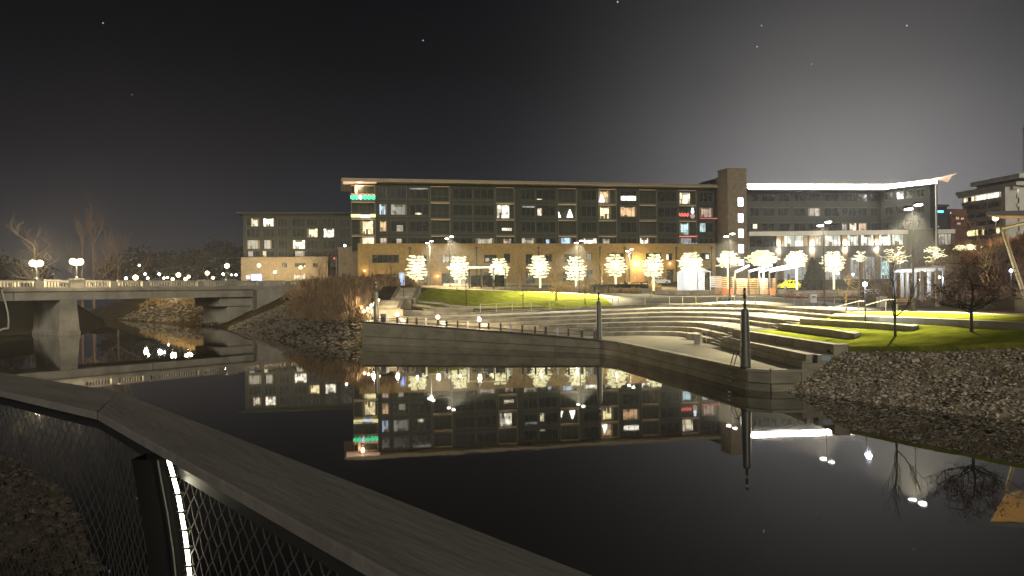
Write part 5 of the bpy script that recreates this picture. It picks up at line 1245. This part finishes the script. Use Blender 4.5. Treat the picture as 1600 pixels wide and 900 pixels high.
def car(p, ang, label, paint, L=4.6, hgt=1.65):
    t = empty('parked_car', p, label, 'car'); p = Vector(p); ex = Vector((math.cos(ang), math.sin(ang), 0)); ey = Vector((-ex.y, ex.x, 0)); W = 1.8
    prof = [(-.5, .35), (-.5, .85), (-.44, .98), (-.36, 1.02), (-.24, 1.0*hgt/1.05*.98), (.10, hgt), (.27, 1.05), (.46, .9), (.5, .7), (.5, .35)]
    P = lambda x, y, z: p+ex*(x*L)+ey*y+Vector((0, 0, z))
    lo = [(-.5, .3), (-.5, .85), (-.45, .98), (.26, 1.02), (.46, .9), (.5, .7), (.5, .3)]; n = len(lo)
    mb = MB(); mb.add([P(x, -W/2, z) for x, z in lo]+[P(x, W/2, z) for x, z in lo], [tuple(range(n)), tuple(range(2*n-1, n-1, -1))]+[(i, i+n, (i+1) % n+n, (i+1) % n) for i in range(n)]); mb.build('body', paint, t)
    ca = [(-.43, .99), (-.33, hgt-.08), (-.28, hgt), (.05, hgt), (.12, hgt-.08), (.25, 1.02)]; n = len(ca)
    mb = MB(); mb.add([P(x, -W/2*.86, z) for x, z in ca]+[P(x, W/2*.86, z) for x, z in ca], [tuple(range(n)), tuple(range(2*n-1, n-1, -1))]+[(i, i+n, (i+1) % n+n, (i+1) % n) for i in range(n)]); mb.build('cabin', paint, t)
    for x0, x1 in ((-.33, -.12), (-.10, .06), (.075, .17)):
        for sd in (-1, 1):
            y = sd*(W/2*.86+.012); MB().add([P(x0, y, 1.06), P(x1, y, 1.06), P(x1-.02, y, hgt-.14), P(x0+.03, y, hgt-.14)], [(0, 1, 2, 3)]).build('window', 'glass', t)
    for x in (-.31, .32):
        for sd in (-1, 1):
            c = P(x, sd*(W/2-.08), .34); w = MB().tube([c-ey*.12, c+ey*.12], .34, 14).build('wheel', 'tyre', t); MB().tube([c-ey*.13, c+ey*.13], .2, 10).build('rim', 'steel', w)
    for sd in (-1, 1): MB().ball(P(.495, sd*.62, .72), .11, 8, 5).build('headlight', 'white_paint', t); MB().ball(P(-.497, sd*.66, .8), .1, 8, 5).build('tail_light', 'red_paint', t)
    return t
g = gz(1233, 140); car(g+Vector((0, 0, .02)), math.pi+.15, 'bright yellow car parked behind the market stalls', 'yellow_paint', 3.9)
g = gz(528, 150); car((g.x, 150, g.z+.02), .25, 'pale parked car left of the brick corner', 'cream_paint', 3.6, 1.5)
g = gz(1030, 158); car(g+Vector((0, 0, .02)), .2, 'white car parked before the brick wall right of the timber panel', 'white_paint', 4.2, 1.5)
light('car_park_light', gz(1233, 136)+Vector((0, -1, 4)), 260, (1, .95, .7), None, .3)
# wide steps up to the market terrace
flight('staircase', 'wide shallow steps up to the market terrace by the red tables', 44.5, 54, 117, 120.5, 4.2, 5.2, 5, 'y', 'stone')
def table(p, label, m, ang=.2, s=1.):
    t = empty('picnic_table', p, label, 'table'); p = Vector(p); ex = Vector((math.cos(ang), math.sin(ang), 0))*s; ey = Vector((-ex.y, ex.x, 0)); ez = Vector((0, 0, 1))
    MB().obox(p-ex*.95-ey*.38+ez*.72, ex*1.9, ey*.76, ez*.06).build('table_top', m, t)
    for sd in (-1, 1):
        MB().obox(p-ex*.95+ey*(.78*sd-.14)+ez*.43, ex*1.9, ey*.28, ez*.05).build('seat', m, t)
        MB().bar(p+ex*.7*sd-ey*.72, p+ex*.7*sd+ey*.3+ez*.72, .07, .07).build('leg', m, t); MB().bar(p+ex*.7*sd+ey*.72, p+ex*.7*sd-ey*.3+ez*.72, .07, .07).build('leg', m, t)
        MB().obox(p+ex*(.7*sd-.03)-ey*.85+ez*.38, ex*.07, ey*1.7, ez*.05).build('brace', m, t)
def hp(X, Y): return Vector((X, Y, H(X, Y)+.06))
table(hp(38.2, 104), 'red picnic table, left of the red pair below the market steps', 'red_paint', .1, 1.25); table(hp(41.6, 104.5), 'red picnic table, right of the red pair below the market steps', 'red_paint', .1, 1.25)
table(hp(45.0, 101.5), 'dim red picnic table right of the floodlight pole', 'red_paint', .1, 1.1)
table(hp(31.0, 112), 'pale picnic table on the terrace behind the near pylon', 'pale_rail', .3, 1.0)
table(hp(59, 126), 'white table on the upper terrace beside the evergreen', 'white_paint', .2, 1.0)
br_ = empty('bike_rail', hp(32.8, 84), 'low pale hoop rail at the head of the seating steps', 'rail')
q0, q1 = Vector((31.2, 85, 3.75)), Vector((35.8, 80, 3.75))
MB().tube([q0+Vector((0, 0, .75)), q1+Vector((0, 0, .75))], .04, 6).build('rail', 'pale_rail', br_)
for i in range(7): q = q0.lerp(q1, i/6); MB().tube([q, q+Vector((0, 0, .75))], .035, 5).build('post', 'pale_rail', br_)
fence([(27.6, 91.5, 3.7), (28.0, 88.5, 3.72)], 'short thin fence bay right of the near pylon', 1.05, 'steel')
for lab, (X, Y), m in (('white litter bin on the promenade right of the person', (36.8, 76.5), 'white_paint'), ('grey litter bin under the brown leafy tree', (43.6, 70), 'steel'), ('white litter bin behind the top steps', (36.0, 92), 'white_paint')):
    t = empty('litter_bin', hp(X, Y), lab, 'bin'); z = max(3.72, H(X, Y)); MB().box(X-.35, X+.35, Y-.35, Y+.35, z, z+.95).build('body', m, t); MB().box(X-.4, X+.4, Y-.4, Y+.4, z+.95, z+1.05).build('lid', m, t); MB().box(X-.22, X+.22, Y-.37, Y-.352, z+.65, z+.82).build('opening', 'black_metal', t)
# right pergola
pg = empty('pergola', gz(1430, 84), 'grey steel pergola with slatted roof on the promenade', 'pergola')
P4 = [at(1405, 450, D=86), at(1463, 450, D=78), at(1396, 450, D=90), at(1436, 450, D=84)]; zt = at(1430, 423, D=82).z
a, b2 = at(1398, 450, D=90), at(1464, 450, D=78); z0 = 3.75
for f_ in (0, .33, .67, 1): 
    for off in (Vector((0, 0, 0)), Vector((2.2, 2.6, 0))):
        q = a.lerp(b2, f_)+off; MB().box(q.x-.14, q.x+.14, q.y-.14, q.y+.14, z0-.1, zt).build('post', 'steel', pg)
for off in (Vector((0, 0, 0)), Vector((2.2, 2.6, 0))): MB().bar(Vector((a.x, a.y, zt+.1))+off, Vector((b2.x, b2.y, zt+.1))+off, .2, .3).build('beam', 'steel', pg)
for i in range(16): q = a.lerp(b2, (i+.5)/16); MB().bar((q.x-.5, q.y-.6, zt+.35), (q.x+2.7, q.y+3.2, zt+.35), .1, .18).build('slat', 'steel', pg)
# steps, rail and pavilion at the far right
flight('staircase', 'pale steps at the right edge below the pavilion', 43.5, 49, 58.5, 62.5, 3.7, 4.7, 6, 'y')
top(MB().box(43, 50, 62.5, 70, 3.4, 4.72), 'pavilion_terrace', 'paving', kind='structure')
handrail([(42.9, 58.6, 4.7), (42.9, 62.6, 5.7), (42.9, 64, 5.7)], 'pale handrail at the left of the pavilion steps', 'pale_rail')
pv = empty('pavilion', (38, 50, 3.7), 'riverside pavilion with timber soffit and leaning column at the right edge', 'pavilion')
tipP = at(1541, 337, D=54)
roof = [Vector((tipP.x, 54, 0)), Vector((60, 46, 0)), Vector((62, 66, 0)), Vector((41, 64, 0))]; zr = tipP.z
mb = MB(); mb.add([(roof[0].x, roof[0].y, zr), (roof[1].x, roof[1].y, zr-1.0), (roof[2].x, roof[2].y, zr+.4), (roof[3].x, roof[3].y, zr+.6)], [(0, 1, 2, 3)])
mb.build('timber_soffit', 'wood', pv)
mb = MB(); mb.add([(roof[0].x-.1, roof[0].y-.1, zr+.02), (roof[1].x, roof[1].y-.1, zr-.96), (roof[2].x, roof[2].y, zr+.45), (roof[3].x, roof[3].y, zr+.65), (roof[0].x-.1, roof[0].y-.1, zr+.3), (roof[1].x, roof[1].y-.1, zr-.1), (roof[2].x, roof[2].y, zr+1.4), (roof[3].x, roof[3].y, zr+1.0)], [(0, 1, 5, 4), (1, 2, 6, 5), (2, 3, 7, 6), (3, 0, 4, 7), (4, 5, 6, 7)])
mb.build('roof', 'frame', pv)
ct, cb = at(1566, 357, D=60), at(1603, 470, D=60); MB().tube([cb, ct], [.18, .13], 8).build('leaning_column', 'steel', pv)
MB().tube([ct, (ct.x+1.5, 57.5, zr+.05)], .12, 8).build('strut', 'steel', pv)
MB().box(cb.x-.5, cb.x+.6, 59.4, 60.6, 3.6, cb.z+.1).build('column_base', 'concrete', pv)
light('soffit_light', (45.5, 55, 7.6), 200, (1, .66, .34), pv, .3)
# person on the promenade
def person(p, label):
    p = Vector(p); t = empty('person', p, label, 'person')
    V = [(0, 0, .95), (0, 0, 1.15), (0, -.01, 1.38), (0, -.01, 1.50), (0, -.03, 1.62), (0, -.03, 1.74), (.10, 0, .90), (.12, .02, .50), (.13, .05, .09), (.13, -.09, .04), (-.10, 0, .90), (-.11, -.10, .50), (-.12, -.02, .09), (-.12, -.16, .04),
         (.19, 0, 1.42), (.26, -.02, 1.17), (.16, -.20, 1.12), (.10, -.28, 1.16), (-.19, 0, 1.42), (-.27, -.02, 1.17), (-.18, -.18, 1.05), (-.12, -.26, 1.08)]
    E = [(0, 1), (1, 2), (2, 3), (3, 4), (4, 5), (0, 6), (6, 7), (7, 8), (8, 9), (0, 10), (10, 11), (11, 12), (12, 13), (2, 14), (14, 15), (15, 16), (16, 17), (2, 18), (18, 19), (19, 20), (20, 21)]
    Rr = [.15, .15, .17, .065, .10, .09, .10, .065, .045, .035, .10, .065, .045, .035, .07, .05, .04, .03, .07, .05, .04, .03]
    for hand, sd in ((17, 1), (21, -1)):
        b0 = Vector(V[hand])
        for f_, (dx, dy, dz) in enumerate(((-.03, -.07, .02), (-.01, -.085, .015), (.012, -.08, .01), (.03, -.065, .0), (-.045*sd, -.03, .03))):
            V.append((b0.x+dx, b0.y+dy, b0.z+dz)); E.append((hand, len(V)-1)); Rr.append(.009)
    me = bpy.data.meshes.new('body'); me.from_pydata(V, E, []); me.materials.append(MATS['cloth_tan']); me.materials.append(MATS['cloth_dark'])
    o = bpy.data.objects.new('body', me); COL.objects.link(o); o.parent = t
    o.modifiers.new('skin', 'SKIN'); 
    if not me.skin_vertices: pass
    for i, sv in enumerate(me.skin_vertices[0].data): sv.radius = (Rr[i], Rr[i]); sv.use_root = (i == 0)
    sd_ = o.modifiers.new('sub', 'SUBSURF'); sd_.levels = 1; sd_.render_levels = 2
    jk = MB()
    jk.lathe(p+Vector((0, -.01, .88)), [(.2, 0), (.205, .12), (.19, .3), (.215, .48), (.16, .6), (.07, .64)], 12).build('jacket', 'cloth_dark', t, True)
    MB().ball(p+Vector((0, -.01, 1.73)), (.108, .115, .085), 10, 6).build('hair', 'cloth_dark', t, True)
    MB().ball(p+Vector((0, -.05, 1.66)), (.085, .1, .11), 10, 7).build('face', 'skin', t, True)
    return t
pp = at(1347, 481, D=77); person((pp.x, 77, 3.75), 'person in dark jacket standing on the promenade')
bench = empty('park_bench', (40.2, 70, 3.75), 'brown bench beside the tall right floodlight pole', 'bench')
bx, by = at(1417, 450, D=70).x, 70
for k in range(3): MB().box(bx-.8, bx+.8, by+k*.15, by+k*.15+.12, 4.15, 4.19).build('seat_slat', 'wood', bench)
for k in range(2): MB().box(bx-.8, bx+.8, by+.48, by+.52, 4.35+k*.17, 4.48+k*.17).build('back_slat', 'wood', bench)
for dx in (-.7, .7): MB().box(bx+dx-.04, bx+dx+.04, by, by+.5, 3.7, 4.15).build('leg', 'black_metal', bench)
# traffic signal and lit sign in the town
ts = empty('traffic_signal', gz(526, 170), 'traffic signal pole showing red before the brick annexe', 'traffic signal'); q = at(526, 450, D=170)
MB().tube([(q.x, 170, 6.8), (q.x, 170, 13.5)], .09, 6).build('pole', 'steel', ts); MB().box(q.x-.55, q.x-.15, 169.7, 170, 12.4, 13.6).build('signal_head', 'black_metal', ts); MB().ball((q.x-.35, 169.6, 13.25), .22, 8, 5).build('red_lamp', 'neon_red', ts)
sg_ = empty('lit_sign', (at(401, 450, D=214).x, 214, 6.9), 'blue and white glowing sign over the bridge balustrade', 'sign'); q = at(401, 450, D=214)
MB().box(q.x-1.4, q.x+1.4, 213.8, 214, 9.0, 11.0).build('panel', 'screen_blue', sg_)
for dx in (-1.2, 1.2): MB().box(q.x+dx-.08, q.x+dx+.08, 213.82, 213.98, 6.8, 9.0).build('leg', 'frame', sg_)
# ------------------------------------------------------------------ foreground railing of the overlook
ZC = 5.5
near = [at(-90, 590, z=ZC), at(152, 644, z=ZC), at(622, 900, z=ZC), at(782, 987, z=ZC)]
far = [at(-90, 567, z=ZC), at(186, 612, z=ZC), at(930, 900, z=ZC), at(1120, 974, z=ZC)]
ra = empty('railing', (near[1].x, near[1].y, 4.3), 'weathered wide wooden-capped railing with wire mesh in the foreground', 'railing')
def capseg(n0, n1, f0, f1):
    mb = MB(); th = .032; bv = .007
    vs = [];
    for q in (n0, n1, f1, f0): vs.append(Vector((q.x, q.y, ZC-th)))
    for q in (n0, n1, f1, f0): vs.append(Vector((q.x, q.y, ZC-bv)))
    c = (n0+n1+f0+f1)/4
    nn_ = ((n1-n0).cross(Vector((0, 0, 1)))).normalized()
    for q, s in ((n0, -1), (n1, -1), (f1, 1), (f0, 1)):
        d = (Vector((f0.x, f0.y, 0))-Vector((n0.x, n0.y, 0))).normalized()*(bv if s < 0 else -bv); vs.append(Vector((q.x+d.x, q.y+d.y, ZC)))
    return mb.add(vs, [(3, 2, 1, 0), (0, 1, 5, 4), (1, 2, 6, 5), (2, 3, 7, 6), (3, 0, 4, 7), (4, 5, 9, 8), (5, 6, 10, 9), (6, 7, 11, 10), (7, 4, 8, 11), (8, 9, 10, 11)])
def gapped(i, g=.004):
    n0, n1, f0, f1 = near[i], near[i+1], far[i], far[i+1]
    return n0, n1, f0, f1
e01 = (near[1]-near[0]).normalized()*.004; e12 = (near[2]-near[1]).normalized()*.004
capseg(near[0], near[1]-e01, far[0], far[1]-e01).build('cap_board', 'cap_wood_side', ra)
capseg(near[1]+e12, near[3], far[1]+e12, far[3]).build('cap_board', 'cap_wood', ra)
ce = [(near[i]*.72+far[i]*.28) for i in range(4)]
# wire mesh panels
def mesh_panel(A, B, z0, z1, sp=.085, r=.0021):
    A = Vector((A.x, A.y, 0)); B = Vector((B.x, B.y, 0)); L = (B-A).length; e = (B-A)/L; nn = Vector((-e.y, e.x, 0)); Hh = z1-z0; mb = MB(); k = -int(Hh/sp)-1
    ratio = .95
    while k*sp < L+Hh:
        for sgn in (1, -1):
            pts = []
            m_ = max(2, int(Hh/.04))
            for i in range(m_+1):
                z = Hh*i/m_; s = k*sp+(z/ratio if sgn > 0 else Hh/ratio-z/ratio)
                if 0 <= s <= L: pts.append(A+e*s+Vector((0, 0, z0+z))+nn*(.002*sgn*math.cos(math.pi*i)))
            if len(pts) > 1: mb.tube(pts, r, 3, False)
        k += 1
    return tag(mb.build('wire_mesh', 'wire', ra), kind='stuff')
mesh_panel(ce[0], ce[1], 4.3, 5.44); mesh_panel(ce[1], ce[3], 4.3, 5.44)
for A, B in ((ce[0], ce[1]), (ce[1], ce[3])):
    MB().bar((A.x, A.y, 4.3), (B.x, B.y, 4.3), .03, .05).build('bottom_rail', 'black_metal', ra); MB().bar((A.x, A.y, 5.42), (B.x, B.y, 5.42), .04, .045).build('top_rail', 'black_metal', ra)
# curved black post plate with its light tube
Dp = 2.52
pst = [at(u, v, D=Dp) for u, v in ((230, 718), (235, 748), (245, 800), (254, 860), (260, 920), (263, 1000), (262, 1100), (258, 1230))]
mb = MB(); w = .052
for p, q in zip(pst, pst[1:]): mb.add([(p.x-w, p.y, p.z), (p.x+w, p.y, p.z), (q.x+w, q.y, q.z), (q.x-w, q.y, q.z), (p.x-w, p.y+.1, p.z), (p.x+w, p.y+.1, p.z), (q.x+w, q.y+.1, q.z), (q.x-w, q.y+.1, q.z)], [(0, 1, 2, 3), (7, 6, 5, 4), (0, 3, 7, 4), (1, 5, 6, 2)])
mb.build('post', 'post_black', ra)
MB().tube([p+Vector((w-.012, -.012, 0)) for p in pst], .003, 6).build('post_highlight', 'frame', ra)  # paler line built in as the highlight along the post's edge
lt = empty('light_tube', pst[0], 'glowing clipped light tube running down the black railing post', 'light')
tp = [at(u, v, D=Dp-.05) for u, v in ((263, 717), (271, 745), (278, 772), (283, 800), (288, 828), (292, 856), (295, 884), (297.5, 912), (299, 940), (300, 968), (300, 996))]
for p, q in zip(tp, tp[1:]):
    d = (q-p)*.045; MB().tube([p+d, q-d], .0062, 8).build('tube_segment', 'led_post', lt)
    MB().box(q.x-.012, q.x+.016, q.y-.008, q.y+.012, q.z-.003, q.z+.003).build('clip', 'black_metal', lt)
# next railing bay, at the left edge of the view
r2 = empty('railing_bay', at(0, 520, D=12), 'curved railing bay with bright edge cut by the left edge of the view', 'railing')
cv = [at(u, v, D=12) for u, v in ((2, 452), (6, 464), (9.5, 477), (12.5, 490), (13.5, 502), (12.8, 513))]
MB().tube(cv, .012, 6).build('edge_bar', 'pale_rail', r2); MB().tube([cv[-1], at(5, 514, D=12), at(-12, 521, D=12), at(-60, 533, D=12)], .017, 6).build('bottom_bar', 'pale_rail', r2)
mb = MB()
for k in range(28):
    t = k/27; a = cv[0].lerp(cv[-1], t); mb.tube([a, a+Vector((-1.6, .3, -.35))], .004, 3, False); mb.tube([a, a+Vector((-1.6, .3, .75))], .004, 3, False)
tag(mb.build('wire_mesh', 'wire', r2), kind='stuff')
MB().tube([cv[0], cv[0]+Vector((-1.6, .2, .05))], .03, 6).build('cap_rail', 'cap_wood', r2)
# gravel shoulder beyond the mesh
gE = [(-13, 15), (-6.5, 9.7), (-4.35, 7.5), (-2.95, 5.45), (-2.55, 4.2), (-2.35, 3.5)]; gI = [(-22, 10), (-12, 7), (-8.5, 5.2), (-6.2, 3.6), (-5, 2.9), (-4, 2.6)]; gO = [(-12.2, 15.8), (-5.8, 10.4), (-3.65, 8.1), (-2.3, 5.8), (-1.95, 4.35), (-1.8, 3.6)]
gr_ = random.Random(9)
gs = strip('gravel_bank', gO, gE, 40, 8, lambda x, y: 0, 'gravel', 0, kind='structure')
gv = gs.data
for v in gv.vertices:
    j = v.index//41; v.co.z = lerp(-1.3, 4.02, j/8)
g2 = strip('gravel_shoulder', gE, gI, 40, 10, lambda x, y: 4.02+gr_.uniform(-.015, .03), 'gravel', 0)
mb = MB()
gEv = [Vector((*p, 0)) for p in gE]; gIv = [Vector((*p, 0)) for p in gI]
for k in range(5200):
    t = gr_.uniform(.15, 1); w = gr_.random()**1.3; q = polyat(gEv, t).lerp(polyat(gIv, t), w); rock(mb, (q.x, q.y, 4.035), gr_.uniform(.018, .055), gr_)
tag(mb.build('gravel_stones', 'gravel', g2), kind='stuff')
dk = [(-6.5, 4.2), (near[0].x, near[0].y+.02), (near[1].x, near[1].y+.02), (near[3].x, near[3].y), (1.4, -2.4), (-4, -3), (-8, 1.5)]
top(MB().prism([(x-.02, y-.05) for x, y in dk], 4.05, 4.28), 'overlook_deck', 'concrete', kind='structure')
# ------------------------------------------------------------------ stars
for i, (u, v, r, lab) in enumerate([(161, 36, 1.3, 'lone star at the upper left of the sky'), (206, 148, 1.1, 'faint star below the upper left star'), (661, 63, 1.3, 'star left of the middle at the top of the sky'), (965, 3, 1.5, 'bright star at the top edge of the sky'), (1190, 40, 1.1, 'upper star of the close pair at the right'), (1183, 73, 1.1, 'lower star of the close pair at the right'), (1417, 40, 1.4, 'star high above the lit roof tip'), (1268, 100, .8, 'faint star above the light strip')]):
    c = at(u, v, D=1500); top(MB().ball(c, r*.9, 6, 4), 'star', 'star_light', lab, 'star', loc=c)
# ------------------------------------------------------------------ night haze
if HAZE:
    mh = bpy.data.materials.new('haze'); mh.use_nodes = True; n = mh.node_tree; n.nodes.clear()
    o_ = n.nodes.new('ShaderNodeOutputMaterial'); vv = n.nodes.new('ShaderNodeVolumePrincipled')
    vv.inputs['Color'].default_value = (.93, .93, .96, 1); vv.inputs['Density'].default_value = .00030; vv.inputs['Anisotropy'].default_value = .65
    n.links.new(vv.outputs[0], o_.inputs['Volume'])
    MATS['haze'] = mh
    top(MB().box(-540, 540, -140, 700, -3.0, 52), 'haze', 'haze', 'thin night mist over the whole riverside', 'haze', kind='stuff')
